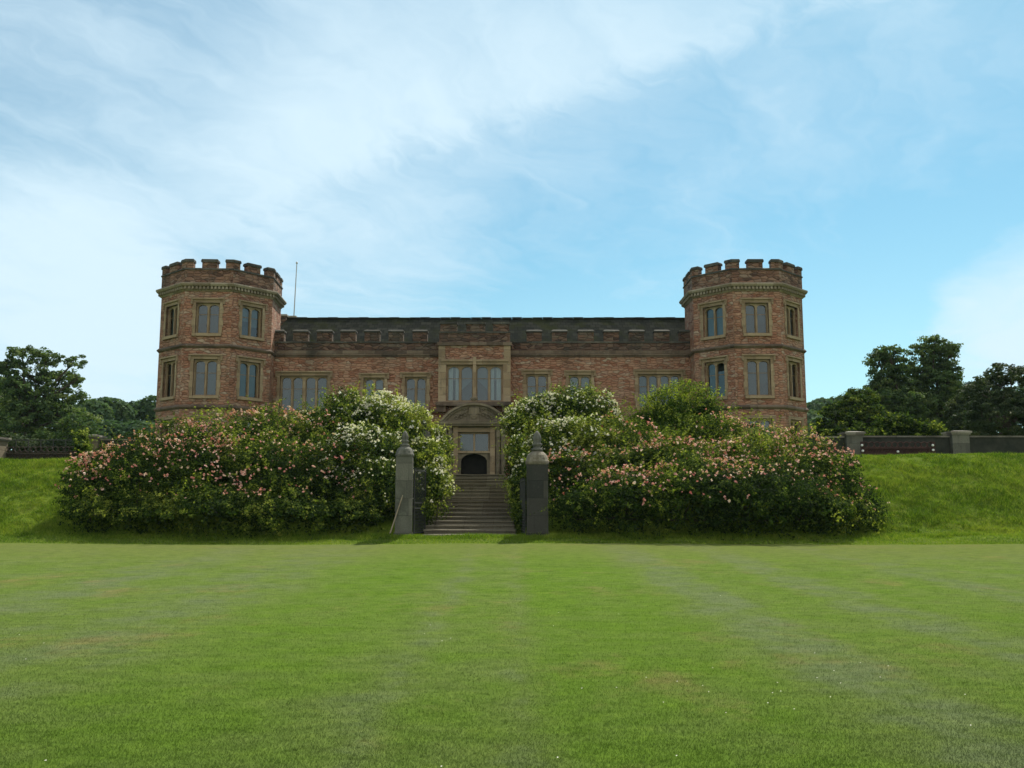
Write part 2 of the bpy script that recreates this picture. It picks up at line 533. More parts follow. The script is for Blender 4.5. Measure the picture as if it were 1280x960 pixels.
M['bank'] = mat('rough_bank_grass', bank_m, rough=.95, spec=.05)
M['blade_bank'] = leafmat('bank_blades', [(0, (.042, .092, .010)), (.5, (.135, .222, .02)), (1, (.26, .305, .05))], .4, .8, .1)


# ------------------------------------------------------------------ object helpers
WM = {}


def place(o, parent=None, Mw=None):
    Mw = Mw or Matrix.Identity(4)
    col.objects.link(o)
    if parent is not None:
        o.parent = parent
        o.matrix_parent_inverse = WM[parent.name].inverted()
    o.matrix_basis = Mw
    WM[o.name] = Mw.copy()
    return o


def tag(o, label=None, cat=None, group=None, kind=None):
    for k, v in (('label', label), ('category', cat), ('group', group), ('kind', kind)):
        if v:
            o[k] = v
    return o


def empty(name, loc, label, cat, group=None, rz=0):
    o = bpy.data.objects.new(name, None)
    o.empty_display_size = .3
    place(o, None, Matrix.Translation(loc) @ Matrix.Rotation(rz, 4, 'Z'))
    return tag(o, label, cat, group)


class MB:
    def __init__(s):
        s.v, s.f, s.m = [], [], []

    def add(s, vs, fs, mi=0):
        b = len(s.v)
        s.v += [tuple(p) for p in vs]
        s.f += [tuple(b + i for i in f) for f in fs]
        s.m += [mi] * len(fs)
        return s

    def box(s, x0, x1, y0, y1, z0, z1, mi=0, rot=0, c=None):
        vs = [(x, y, z) for z in (z0, z1) for y in (y0, y1) for x in (x0, x1)]
        if rot:
            cx, cy = c if c else ((x0 + x1) / 2, (y0 + y1) / 2)
            ca, sa = math.cos(rot), math.sin(rot)
            vs = [(cx + (x - cx) * ca - (y - cy) * sa, cy + (x - cx) * sa + (y - cy) * ca, z) for x, y, z in vs]
        return s.add(vs, [(0, 2, 3, 1), (4, 5, 7, 6), (0, 1, 5, 4), (1, 3, 7, 5), (3, 2, 6, 7), (2, 0, 4, 6)], mi)

    def prism(s, poly, y0, y1, mi=0):
        """poly in (x, z), counter-clockwise seen from -Y, extruded y0 (front) to y1"""
        n = len(poly)
        vs = [(x, y0, z) for x, z in poly] + [(x, y1, z) for x, z in poly]
        fs = [tuple(range(n)), tuple(range(2 * n - 1, n - 1, -1))] + [(i, i + n, (i + 1) % n + n, (i + 1) % n) for i in range(n)]
        return s.add(vs, fs, mi)

    def lathe(s, c, prof, n=16, mi=0, sq=0):
        vs, fs = [], []
        for r, z in prof:
            for k in range(n):
                a = 2 * math.pi * (k + .5) / n
                vs.append((c[0] + r * math.cos(a), c[1] + r * math.sin(a), c[2] + z))
        for i in range(len(prof) - 1):
            for k in range(n):
                k2 = (k + 1) % n
                fs.append((i * n + k, i * n + k2, (i + 1) * n + k2, (i + 1) * n + k))
        fs.append(tuple(range(n - 1, -1, -1)))
        fs.append(tuple((len(prof) - 1) * n + k for k in range(n)))
        return s.add(vs, fs, mi)

    def tube(s, pts, rad, n=6, mi=0):
        pts = [Vector(p) for p in pts]
        rr = rad if isinstance(rad, (list, tuple)) else [rad] * len(pts)
        vs, fs = [], []
        for i, p in enumerate(pts):
            d = (pts[min(i + 1, len(pts) - 1)] - pts[max(i - 1, 0)]).normalized()
            a = d.orthogonal().normalized() if abs(d.z) > .99 else d.cross(Vector((0, 0, 1))).normalized()
            b = d.cross(a)
            for k in range(n):
                an = 2 * math.pi * k / n
                vs.append(p + (a * math.cos(an) + b * math.sin(an)) * rr[i])
        for i in range(len(pts) - 1):
            for k in range(n):
                k2 = (k + 1) % n
                fs.append((i * n + k, i * n + k2, (i + 1) * n + k2, (i + 1) * n + k))
        fs.append(tuple(range(n - 1, -1, -1)))
        fs.append(tuple((len(pts) - 1) * n + k for k in range(n)))
        return s.add(vs, fs, mi)

    def build(s, name, mats, parent=None, Mw=None, smooth=False):
        me = bpy.data.meshes.new(name)
        me.from_pydata(s.v, [], s.f)
        if not isinstance(mats, (list, tuple)):
            mats = [mats]
        for m in mats:
            me.materials.append(m)
        me.polygons.foreach_set('material_index', s.m)
        if smooth:
            me.polygons.foreach_set('use_smooth', [True] * len(me.polygons))
        uvl = me.uv_layers.new(name='UVMap')
        uv = np.zeros((len(me.loops), 2), np.float32)
        for p in me.polygons:
            n = p.normal
            if abs(n.z) > .75:
                for li in p.loop_indices:
                    co = me.vertices[me.loops[li].vertex_index].co
                    uv[li] = (co.x, co.y)
            else:
                tx, ty = -n.y, n.x
                L = math.hypot(tx, ty) or 1
                for li in p.loop_indices:
                    co = me.vertices[me.loops[li].vertex_index].co
                    uv[li] = ((co.x * tx + co.y * ty) / L + 7.3 * tx / L, co.z)
        uvl.data.foreach_set('uv', uv.ravel())
        me.update()
        o = bpy.data.objects.new(name, me)
        return place(o, parent, Mw)


def np_mesh(name, V, faces_n, tintv, material, parent=None, smooth=False):
    """V (N, k, 3): N separate k-gons"""
    N, k = V.shape[:2]
    me = bpy.data.meshes.new(name)
    me.vertices.add(N * k)
    me.vertices.foreach_set('co', V.reshape(-1).astype(np.float32))
    me.loops.add(N * k)
    me.loops.foreach_set('vertex_index', np.arange(N * k, dtype=np.int32))
    me.polygons.add(N)
    me.polygons.foreach_set('loop_start', (np.arange(N) * k).astype(np.int32))
    a = me.attributes.new('tint', 'FLOAT', 'POINT')
    a.data.foreach_set('value', np.repeat(tintv, k).astype(np.float32))
    me.materials.append(material)
    me.update(calc_edges=True)
    o = bpy.data.objects.new(name, me)
    return place(o, parent)


# ------------------------------------------------------------------ pseudo noise on points
_ph = rng.uniform(0, 6.28, (24, 4))
_dv = rng.normal(size=(24, 3))
_dv /= np.linalg.norm(_dv, axis=1, keepdims=True)


def pnoise(P, freq, k0=0):
    s = np.zeros(len(P))
    a = 1.0
    for o in range(3):
        for j in range(4):
            i = (k0 + o * 4 + j) % 24
            s += a * np.sin(P @ _dv[i] * freq * (2 ** o) * 2.1 + _ph[i, 0])
        a *= .55
    return s / 4.0


# ------------------------------------------------------------------ terrain
def smooth(a, b, x):
    t = np.clip((x - a) / (b - a), 0, 1)
    return t * t * (3 - 2 * t)


def xs_axis(y):
    return -1.53 + (y - 33.3) * (-.029)


YV = 31.3


def lawn_h(x, y):
    yv = YV + .16 * np.sin(x * .5) + .10 * np.sin(x * 1.7 + 1) + .06 * np.sin(x * 4.3)
    return .32 * smooth(14, 31, y) + .025 * np.sin(x * .31 + 1) * smooth(8, 20, y) + .19 * smooth(0, 1.9, y - yv) + .025 * np.sin(x * 2.1 + y * 3) * smooth(.1, .6, y - yv)


def bank_h(x, y):
    x, y = np.asarray(x, float), np.asarray(y, float)
    base = lawn_h(x, np.minimum(y, 33.2)) + .04 * smooth(32.6, 33.3, y)
    top = 3.46 + .21 * smooth(-2, 10, x)
    foot = 33.5 + .25 * np.sin(x * .23) + .5 * smooth(8, 18, x) - .3 * smooth(-10, -22, x)
    t = np.clip((y - foot) / (38.7 - foot), 0, 1)
    s = t * t * (3 - 2 * t) * .35 + t * .65
    z = base + (top - base) * s
    lump = np.sin(x * 3.1 + 1.3 * np.sin(y * 2.2) + .7) * np.sin(y * 5.3 + 1.7 * np.sin(x * .9)) + .7 * np.sin(x * 6.3 + 2 * np.sin(y * 3.1 + x)) * np.sin(y * 8.1 + 1.1 * np.sin(x * 2.3))
    z = z + .045 * lump * smooth(0, .08, t) * (1 - smooth(.9, 1, t)) + .03 * np.sin(x * .7) * smooth(.5, 1, t)
    # stair corridor and path to the door
    c = 1 - smooth(1.55, 2.3, np.abs(x - xs_axis(y)))
    stair = .42 + np.clip((y - 33.6) / 11.0, 0, 1) * 2.62 - .35 - .75 * smooth(44.8, 48, y)
    z = z * (1 - c * smooth(33.0, 33.7, y)) + np.minimum(stair, z) * c * smooth(33.0, 33.7, y)
    # country beyond
    z = z + 10 * smooth(90, 260, y) + 8 * smooth(200, 500, y)
    return z


def grid(name, xs, ys, hf, m):
    X, Y = np.meshgrid(xs, ys)
    Z = hf(X, Y)
    V = np.stack([X, Y, Z], -1).reshape(-1, 3)
    nx, ny = len(xs), len(ys)
    i = np.arange(nx * ny).reshape(ny, nx)
    Fq = np.stack([i[:-1, :-1], i[:-1, 1:], i[1:, 1:], i[1:, :-1]], -1).reshape(-1, 4)
    me = bpy.data.meshes.new(name)
    me.from_pydata(V.tolist(), [], Fq.tolist())
    me.polygons.foreach_set('use_smooth', [True] * len(me.polygons))
    me.materials.append(m)
    o = bpy.data.objects.new(name, me)
    return tag(place(o), kind='structure')


xs_ = np.concatenate([[-900, -400, -200, -100, -70], np.arange(-36, 36.1, .14), [70, 100, 200, 400, 900]])
grid('lawn', xs_, np.concatenate([[-200, -60, -20], np.arange(-4, 29.9, .6), np.arange(30.2, 32.61, .2)]), lawn_h, M['lawn'])
ys_ = np.concatenate([[31.4 + .6 * 2], np.arange(32.72, 40, .1), np.arange(40, 50, .5), np.arange(50, 90, 2), [100, 130, 160, 200, 260, 350, 500, 900, 1500]])
ys_[0] = np.arange(30.2, 32.61, .2)[-1]
grid('grass_bank', xs_, ys_, bank_h, M['bank'])

# stuff: lawn blades near the camera, rough blades on the bank
def blades(name, X, Y, Z, hmin, hmax, wd, material, lean=.6, dt=0):
    N = len(X)
    h = rng.uniform(hmin, hmax, N)
    a = rng.uniform(0, 2 * np.pi, N)
    wv = wd * rng.uniform(.6, 1.3, N)
    la = rng.uniform(0, 2 * np.pi, N)
    ll = rng.uniform(.1, lean, N) * h
    V = np.zeros((N, 3, 3))
    V[:, 0] = np.stack([X - np.cos(a) * wv, Y - np.sin(a) * wv, Z - .004], -1)
    V[:, 1] = np.stack([X + np.cos(a) * wv, Y + np.sin(a) * wv, Z - .004], -1)
    V[:, 2] = np.stack([X + np.cos(la) * ll, Y + np.sin(la) * ll, Z + h], -1)
    tv = np.clip(rng.beta(2, 2.4, N) + .25 * pnoise(np.stack([X, Y, Z], -1), .9) + dt, 0, 1)
    return tag(np_mesh(name, V, 3, tv, material), kind='stuff')


N = 420000
Yb = 4.6 / (1 - rng.uniform(0, 1, N) * (1 - 4.6 / 24.0))      # density ~ 1/Y^2 per unit Y
Xb = rng.uniform(-1, 1, N) * (Yb * .62 + .6)
blades('lawn_grass', Xb, Yb, lawn_h(Xb, Yb), .008, .022, .0032, M['blade'], 1.6)
NTF = 15000
Xt = np.concatenate([rng.uniform(-24, -11, NTF * 2 // 5), rng.uniform(8, 24.5, NTF // 2), rng.uniform(-15, 14, NTF // 10)])
Yt = np.concatenate([rng.uniform(33.0, 39.6, NTF * 2 // 5), rng.uniform(33.0, 39.6, NTF // 2), rng.uniform(32.4, 33.8, NTF // 10)])
big = np.clip(.55 + .5 * pnoise(np.stack([Xt, Yt * 1.6, Xt * 0], -1), 1.3) + rng.normal(0, .25, len(Xt)), .15, 1.6)
kp = np.abs(Xt - xs_axis(33.5)) > 1.9
Xt, Yt, big = Xt[kp], Yt[kp], big[kp]
ti = np.repeat(np.arange(len(Xt)), 24)
Xb = Xt[ti] + rng.normal(0, .07, len(ti)) * (1 + big[ti])
Yb = Yt[ti] + rng.normal(0, .05, len(ti)) * (1 + big[ti])
blades('bank_grass', Xb, Yb, np.where(Yb < 32.6, lawn_h(Xb, Yb), bank_h(Xb, Yb)), .04 * big[ti] + .02, .15 * big[ti] + .03, .010, M['blade_bank'], 1.2, rng.normal(.04, .26, len(Xt))[ti])
NVG = 60000
Xb = rng.uniform(-22, 22, NVG)
Yb = YV + rng.uniform(0, 2.0, NVG)
kp = (np.abs(Xb - xs_axis(33.5)) > 1.6) | (Yb < 32.7)
Xb, Yb = Xb[kp], Yb[kp]
blades('verge_grass', Xb, Yb, np.where(Yb < 32.6, lawn_h(Xb, Yb), bank_h(Xb, Yb)), .02, .075, .010, M['blade_bank'], 1.4)
# grass mounds at the foot of the steps
N = 9000
Xb = np.concatenate([rng.normal(xr(650, 32.6), .35, N // 2), rng.normal(xr(520, 32.6), .4, N // 4), rng.normal(xr(590, 32.5), .9, N // 4)])
Yb = rng.normal(32.6, .2, len(Xb))
blades('edge_grass', Xb, Yb, np.where(Yb < 32.6, lawn_h(Xb, Yb), bank_h(Xb, Yb)), .03, .13, .012, M['blade_bank'], 1.1)
N = 70
Yd = 4.6 / (1 - rng.uniform(0, 1, N) * (1 - 4.6 / 20.0))
Xd = rng.uniform(-1, 1, N) * Yd * .6
if True:
    pass
cx = rng.integers(0, 30, N)
Xd, Yd = Xd[cx] + rng.normal(0, .5, N), Yd[cx] + rng.normal(0, .5, N)
V = np.zeros((N, 6, 3))
for k in range(6):
    V[:, k] = np.stack([Xd + .0065 * math.cos(k * math.pi / 3), Yd + .0065 * math.sin(k * math.pi / 3), lawn_h(Xd, Yd) + .020 + .004 * (k % 2)], -1)
tag(np_mesh('lawn_daisies', V, 6, rng.uniform(.4, 1, N), M['whitep']), kind='stuff')

# ------------------------------------------------------------------ the house
YW = 51.0
S8 = 2.50
A8 = S8 / 2 * (1 + math.sqrt(2))
YT = YW + .1
YF = YT - A8
XL, XR = xr(251.5, YF), xr(949, YF)
DEL = 0.0
ZB = 2.0
HX = xr(593, YW)
house = empty('castle_house', (HX, YW, ZB), 'red sandstone castle house with crenellated octagonal towers and an arched stone portal', 'house')


def panel(mb, P, ang, u0, u1, zs0, zs1, ops, depth=.28, mi=0):
    """wall skin through P facing angle ang (0 = -Y), openings cut out with reveals"""
    ux, uy = math.cos(ang), math.sin(ang)
    nx, ny = math.sin(ang), -math.cos(ang)

    def pt(u, z, d=0):
        return (P[0] + ux * u - nx * d, P[1] + uy * u - ny * d, z)
    us = sorted({u0, u1, *[o[0] for o in ops], *[o[1] for o in ops]})
    zs = sorted({zs0, zs1, *[o[2] for o in ops], *[o[3] for o in ops]})
    for i in range(len(us) - 1):
        for j in range(len(zs) - 1):
            cu, cz = (us[i] + us[i + 1]) / 2, (zs[j] + zs[j + 1]) / 2
            if any(o[0] < cu < o[1] and o[2] < cz < o[3] for o in ops):
                continue
            mb.add([pt(us[i], zs[j]), pt(us[i + 1], zs[j]), pt(us[i + 1], zs[j + 1]), pt(us[i], zs[j + 1])], [(0, 1, 2, 3)], mi)
    for a, b, c, d in ops:
        mb.add([pt(a, c), pt(b, c), pt(b, d), pt(a, d), pt(a, c, depth), pt(b, c, depth), pt(b, d, depth), pt(a, d, depth)],
               [(0, 4, 5, 1), (1, 5, 6, 2), (2, 6, 7, 3), (3, 7, 4, 0)], mi)


def arch_z(x, x0, x1, zs, rise):
    """four-centred head"""
    t = abs((x - (x0 + x1) / 2) / ((x1 - x0) / 2))
    t = min(1, t)
    return zs + rise * (1 - (t ** 2.4)) ** .55 * .86 + rise * .14 * (1 - t)


def window(Mw, wd, ht, lights, blind, hood=True, centre=0, kind=0, surround=True, rise=.30, open_casement=False):
    """local frame: x along the wall, -y outward, origin at the middle of the opening's foot"""
    h = wd / 2
    mb = MB()
    sw, pr = .20, .035
    if surround:
        for sgn in (-1, 1):
            # jambs of long and short quoin stones
            z, k = -.02, 0
            while z < ht - .01:
                z2 = min(z + .36, ht)
                e = sw if k % 2 else sw * .78
                mb.box(min(sgn * h, sgn * (h + e)), max(sgn * h, sgn * (h + e)), -pr, .10, z + .004, z2 - .004)
                z, k = z2, k + 1
        mb.box(-h - sw, h + sw, -pr, .12, ht, ht + .17)
        mb.prism([(-h - .14, -.17), (h + .14, -.17), (h + .14, -.02), (-h - .14, -.02)], -.11, .27)
        if hood:
            mb.box(-h - sw - .06, h + sw + .06, -.12, .0, ht + .172, ht + .255)
            for sgn in (-1, 1):
                mb.box(sgn * (h + sw + .01) - .05, sgn * (h + sw + .01) + .05, -.10, .0, ht - .08, ht + .17)
    else:
        mb.box(-h - .05, h + .05, -.10, .27, -.15, -.02)
    win = mb.build('window', M['ashlar'], house, Mw)
    # tracery: jambs, mullions and arched heads
    tr = MB()
    y0, y1 = .13, .25
    jw, mw = .065, .085
    cw = centre
    xs = [-h + jw]
    inner = wd - 2 * jw - cw - mw * (lights - 1 - (1 if cw else 0))
    lw = inner / lights
    spans = []
    x = -h + jw
    for i in range(lights):
        spans.append((x, x + lw))
        x += lw
        if i < lights - 1:
            g = cw if (cw and i == lights // 2 - 1) else mw
            tr.box(x, x + g, y0 - (.03 if g == cw else 0), y1, 0, ht)
            x += g
    tr.box(-h, -h + jw, y0, y1, 0, ht)
    tr.box(h - jw, h, y0, y1, 0, ht)
    zs = ht - .09 - rise
    for a, b in spans:
        n = 12
        for k in range(n):
            xa, xb = a + (b - a) * k / n, a + (b - a) * (k + 1) / n
            za, zb = arch_z(xa, a, b, zs, rise), arch_z(xb, a, b, zs, rise)
            tr.add([(xa, y0, za), (xb, y0, zb), (xb, y0, ht), (xa, y0, ht), (xa, y1, za), (xb, y1, zb)], [(0, 1, 2, 3), (0, 4, 5, 1)])
        # thin iron saddle bar and casement stile
        tr.box(a, b, y1 - .045, y1 - .02, ht * .62, ht * .62 + .03, 1)
        tr.box(a, a + .035, y1 - .05, y1 - .015, 0, ht - .12, 1)
        tr.box(b - .035, b, y1 - .05, y1 - .015, 0, ht - .12, 1)
        tr.box(a + .035, b - .035, y1 - .05, y1 - .015, 0, .05, 1)
    tr.build('tracery', [M['ashlar'], M['framewood']], win, Mw)
    gl = MB()
    for i, (a, b) in enumerate(spans):
        if open_casement and i == 1:
            gl.add([(a, y1 - .03, 0), (b, y1 - .03, 0), (b, y1 - .03, ht * .72), (a, y1 - .03, ht * .72)], [(0, 1, 2, 3)])
        else:
            gl.add([(a, y1 - .03, 0), (b, y1 - .03, 0), (b, y1 - .03, ht - .12), (a, y1 - .03, ht - .12)], [(0, 1, 2, 3)])
    gl.build('pane', M['glass'], win, Mw)
    bl = MB()
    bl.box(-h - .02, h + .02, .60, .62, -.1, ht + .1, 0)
    if kind == 0:
        for i, (a, b) in enumerate(spans):
            top = ht
            bot = ht * random.choice([0, 0, 0, .12, .35, .5])
            if open_casement and i == 1:
                continue
            bl.box(a - .04, b + .04, .33, .34, bot, top, 1)
    elif kind == 1:     # curtains drawn to the sides
        for (x0, x1, w0) in ((spans[0][0], spans[0][0] + lw * .42, 1), (spans[0][1] - lw * .35, spans[0][1] + .06, 1), (spans[-1][0] - .06, spans[-1][0] + lw * .35, 1), (spans[-1][1] - lw * .45, spans[-1][1], 1)):
            n = 6
            for k in range(n):
                xa, xb = x0 + (x1 - x0) * k / n, x0 + (x1 - x0) * (k + 1) / n
                ya, yb = .32 + .03 * (k % 2), .32 + .03 * ((k + 1) % 2)
                bl.add([(xa, ya, -.02), (xb, yb, -.02), (xb, yb, ht), (xa, ya, ht)], [(0, 1, 2, 3)], 2)
        bl.box(-h, h, .36, .37, ht * .58, ht, 1)
        for sgn, s2 in ((-1, spans[1]), (1, spans[2])):
            xo, xi = (s2[0], s2[1]) if sgn < 0 else (s2[1], s2[0])
            bl.add([(xo, .34, ht * .3), (xo, .34, ht * .62), (xi, .34, ht * .62)], [(0, 1, 2)], 1)
    bl.build('blind', [M['room'], blind, M['curtain']], win, Mw)
    return win


def wall_frame(P, ang, u, z):
    return Matrix.Translation((P[0] + math.cos(ang) * u, P[1] + math.sin(ang) * u, z)) @ Matrix.Rotation(ang, 4, 'Z')


# tower levels from the front face
TZ = {k: zr(v, YF) for k, v in dict(mt=324.2, cb=335.2, ct=355.0, cn=363.0, w2t=378.4, w2b=416.2, s1t=430.5, s1b=435.0, w1t=448.8, w1b=494.0, s2t=506.5, s2b=511.5, w0t=523.0).items()}
TURN = [0.0]


def va(k):
    a = R(-22.5 + 45 * k + TURN[0])
    return Vector((math.sin(a), -math.cos(a)))

    # corner k lies left of face k; face k faces angle 45k


def octo(cx, a, z):
    r = a / math.cos(R(22.5))
    return [(cx + v.x * r, YT + v.y * r, z) for v in (va(k) for k in range(8))]


def oct_ring(mb, cx, levels, a_in=None, mi=0):
    """levels: (apothem, z) from the bottom up; closed top and bottom back to a_in"""
    rings = [octo(cx, a, z) for a, z in levels]
    if a_in:
        rings = [octo(cx, a_in, levels[0][1])] + rings + [octo(cx, a_in, levels[-1][1])]
    for r0, r1 in zip(rings, rings[1:]):
        for k in range(8):
            k2 = (k + 1) % 8
            mb.add([r0[k], r0[k2], r1[k2], r1[k]], [(0, 1, 2, 3)], mi)


WT_W = 1.25


def tower(cx, faces, openidx):
    mb = MB()
    r = A8 / math.cos(R(22.5))
    zt = TZ['ct'] - .05
    todo = []
    for k in range(8):
        ang = R(45 * k + TURN[0])
        P = (cx + va(k).x * r, YT + va(k).y * r)
        ops = []
        if k in faces:
            c = S8 / 2
            for (zb_, zt_, row) in ((TZ['w2b'], TZ['w2t'], 2), (TZ['w1b'], TZ['w1t'], 1), (TZ['w0t'] - 2.0, TZ['w0t'], 0)):
                ops.append((c - WT_W / 2, c + WT_W / 2, zb_, zt_))
                todo.append((P, ang, c, zb_, zt_ - zb_, row, k))
        panel(mb, P, ang, 0, S8, ZB, zt, ops)
    top = octo(cx, A8 - .01, zt - .3)
    mb.add(top, [tuple(range(8))])
    # quoins in the same mesh: paler blocks up each corner, 12 mm proud
    tw = mb.build('tower', M['rubble'], house)
    for (P, ang, c, zb_, h_, row, k) in todo:
        window(wall_frame(P, ang, c, zb_), WT_W, h_, 2, M['blind_dim'] if (row + k) % 3 else M['blind'], hood=(row != 0), rise=.17,
               open_casement=(row == 1 and k == openidx))
    for nm, zt_, zb_ in (('string_course', TZ['s1t'], TZ['s1b']), ('string_course', TZ['s2t'], TZ['s2b'])):
        m = MB()
        oct_ring(m, cx, [(A8 + .02, zb_), (A8 + .11, zb_ + .09), (A8 + .11, zt_ - .06), (A8 + .03, zt_ + .03)], A8 - .03)
        m.build(nm, M['string'], tw)
    m = MB()
    oct_ring(m, cx, [(A8 + .02, TZ['cn'] - .06), (A8 + .09, TZ['cn'] + .02), (A8 + .09, TZ['cn'] + .2), (A8 + .24, TZ['cn'] + .2), (A8 + .30, TZ['ct'] - .05), (A8 + .28, TZ['ct'] + .02), (A8 + .03, TZ['ct'] + .08)], A8 - .03)
    rr_ = (A8 + .09) / math.cos(R(22.5))
    for k in range(8):      # dentils under the cornice
        ang = R(45 * k + TURN[0])
        s_ = 2 * (A8 + .09) * math.tan(R(22.5))
        nd = 13
        for j in range(nd):
            u = s_ * (j + .5) / nd
            x = cx + va(k).x * rr_ + math.cos(ang) * u + math.sin(ang) * .05
            y = YT + va(k).y * rr_ + math.sin(ang) * u - math.cos(ang) * .05
            m.box(x - .055, x + .055, y - .052, y + .048, TZ['cn'] + .045, TZ['cn'] + .197, rot=ang, c=(x, y))
    m.build('cornice', M['cornice'], tw)
    # parapet ring with its coping in the crenels
    m = MB()
    a0, a1 = A8 + .03, A8 - .33
    o0, o1, i0, i1 = octo(cx, a0, TZ['ct'] + .03), octo(cx, a0, TZ['cb'] - .1), octo(cx, a1, TZ['ct'] - .3), octo(cx, a1, TZ['cb'] - .1)
    for k in range(8):
        k2 = (k + 1) % 8
        m.add([o0[k], o0[k2], o1[k2], o1[k]], [(0, 1, 2, 3)])
        m.add([i0[k2], i0[k], i1[k], i1[k2]], [(0, 1, 2, 3)])
        m.add([o1[k], o1[k2], i1[k2], i1[k]], [(0, 1, 2, 3)])
    oct_ring(m, cx, [(A8 + .075, TZ['cb'] - .098), (A8 + .075, TZ['cb'] - .03), (A8 + .02, TZ['cb'] + .005)], A8 - .36, 1)
    m.build('parapet', [M['rubble_tower'], M['coping_dark']], tw)
    # merlons: one folded round each corner and one in the middle of each face
    for k in range(8):
        ang0, ang1 = R(45 * k - 45 + TURN[0]), R(45 * k + TURN[0])
        zb_, zt_ = TZ['cb'] + .006, TZ['mt'] - .16
        C0 = Vector(octo(cx, a0, 0)[k][:2])
        Ci = Vector(octo(cx, a1, 0)[k][:2])
        for wrap in (True, False):
            m = MB()

            def solid(grow, z0, z1, mi, slope=0):
                if wrap:
                    g0 = Vector(octo(cx, a0 + grow, 0)[k][:2])
                    gi = Vector(octo(cx, a1 - grow, 0)[k][:2])
                    hw = .41 + grow
                    t0 = Vector((-math.cos(ang0), -math.sin(ang0))) * hw
                    t1 = Vector((math.cos(ang1), math.sin(ang1))) * hw
                    n0 = Vector((math.sin(ang0), -math.cos(ang0)))
                    n1 = Vector((math.sin(ang1), -math.cos(ang1)))
                    th = (a0 - a1 + 2 * grow)
                    base = [g0 + t0, g0, g0 + t1, g0 + t1 - n1 * th, gi, g0 + t0 - n0 * th]
                else:
                    mid = (Vector(octo(cx, a0, 0)[k][:2]) + Vector(octo(cx, a0, 0)[(k + 1) % 8][:2])) / 2
                    tt = Vector((math.cos(ang1), math.sin(ang1)))
                    n1 = Vector((math.sin(ang1), -math.cos(ang1)))
                    hw = .40 + grow
                    th = a0 - a1
                    base = [mid - tt * hw + n1 * grow, mid + tt * hw + n1 * grow, mid + tt * hw - n1 * (th + grow), mid - tt * hw - n1 * (th + grow)]
                n = len(base)
                cen = sum(base, Vector((0, 0))) / n
                topp = [cen + (p - cen) * (1 - slope) for p in base]
                vs = [(p.x, p.y, z0) for p in base] + [(p.x, p.y, z1) for p in topp]
                m.add(vs, [tuple(range(n - 1, -1, -1)), tuple(range(n, 2 * n))] + [(i, (i + 1) % n, (i + 1) % n + n, i + n) for i in range(n)], mi)
            solid(0, zb_, zt_, 0)
            solid(.05, zt_ + .002, zt_ + .11, 1)
            solid(.045, zt_ + .112, zt_ + .165, 1, .07)
            m.build('merlon', [M['rubble_tower'], M['coping_dark']], tw)
    return tw


TURN[0] = 3.5
tag_l = tower(XL, (7, 0, 1), 9)
TURN[0] = 0.0
tag_r = tower(XR, (7, 0, 1), 7)
tag_l['label'] = 'octagonal tower at the left end of the house'
tag_r['label'] = 'octagonal tower at the right end of the house'

# main wall left and right of the centre bay
ZS_T, ZS_B = zr(438.5, YW), zr(444.5, YW)
Z_CB, Z_MT = zr(427, YW), zr(412, YW)
ZROOF0 = Z_CB - .5
YB = YW - 1.0
XB0, XB1 = xr(548.5, YB), xr(637.5, YB)
mw_ = MB()
specs = [  # x0, x1 (pixels across the opening), top row, foot row, lights, blind
    (350, 409.5, 469.5, 513, 4, 'blind_dim'), (454.5, 480.5, 472, 511, 2, 'blind'), (506, 533.5, 471, 510.5, 2, 'blind_dim'),
    (657.5, 685, 467.5, 508, 2, 'blind_dim'), (711, 739, 468.5, 509, 2, 'blind'), (797.5, 851, 467.5, 509, 4, 'blind_dim')]
for side in (0, 1):
    xa, xb = (XL + 1, XB0 + .3) if side == 0 else (XB1 - .3, XR - 1)
    ops = []
    for (p0, p1, rt, rb, li, bl) in specs[side * 3: side * 3 + 3]:
        a, b = xr(p0, YW), xr(p1, YW)
        z0, z1 = zr(rb, YW), zr(rt, YW)
        ops.append((a, b, z0, z1))
        window(wall_frame((0, YW), 0, (a + b) / 2, z0), b - a, z1 - z0, li, M[bl], centre=(.17 if li == 4 else 0), rise=.20)
    panel(mw_, (0, YW), 0, xa, xb, ZB, ZS_B, ops)
YBK = YW + 15
mw_.add([(XL, YBK, ZB), (XL, YBK, ZS_B), (XR, YBK, ZS_B), (XR, YBK, ZB)], [(0, 1, 2, 3)])
for xx in (XL, XR):
    mw_.add([(xx, YW + 2, ZB), (xx, YBK, ZB), (xx, YBK, ZS_B), (xx, YW + 2, ZS_B)], [(0, 1, 2, 3)])
mw_.build('main_wall', M['rubble'], house)
m = MB()
for xa, xb in ((XL + 2, XB0), (XB1, XR - 2)):
    m.prism([(0, 0)] * 0 or [(xa, ZS_B), (xb, ZS_B), (xb, ZS_T), (xa, ZS_T)], YW - .12, YW + .2)
    m.box(xa, xb, YW - .06, YW + .2, ZS_B - .08, ZS_B - .002)
m.build('string_course', M['string'], house)
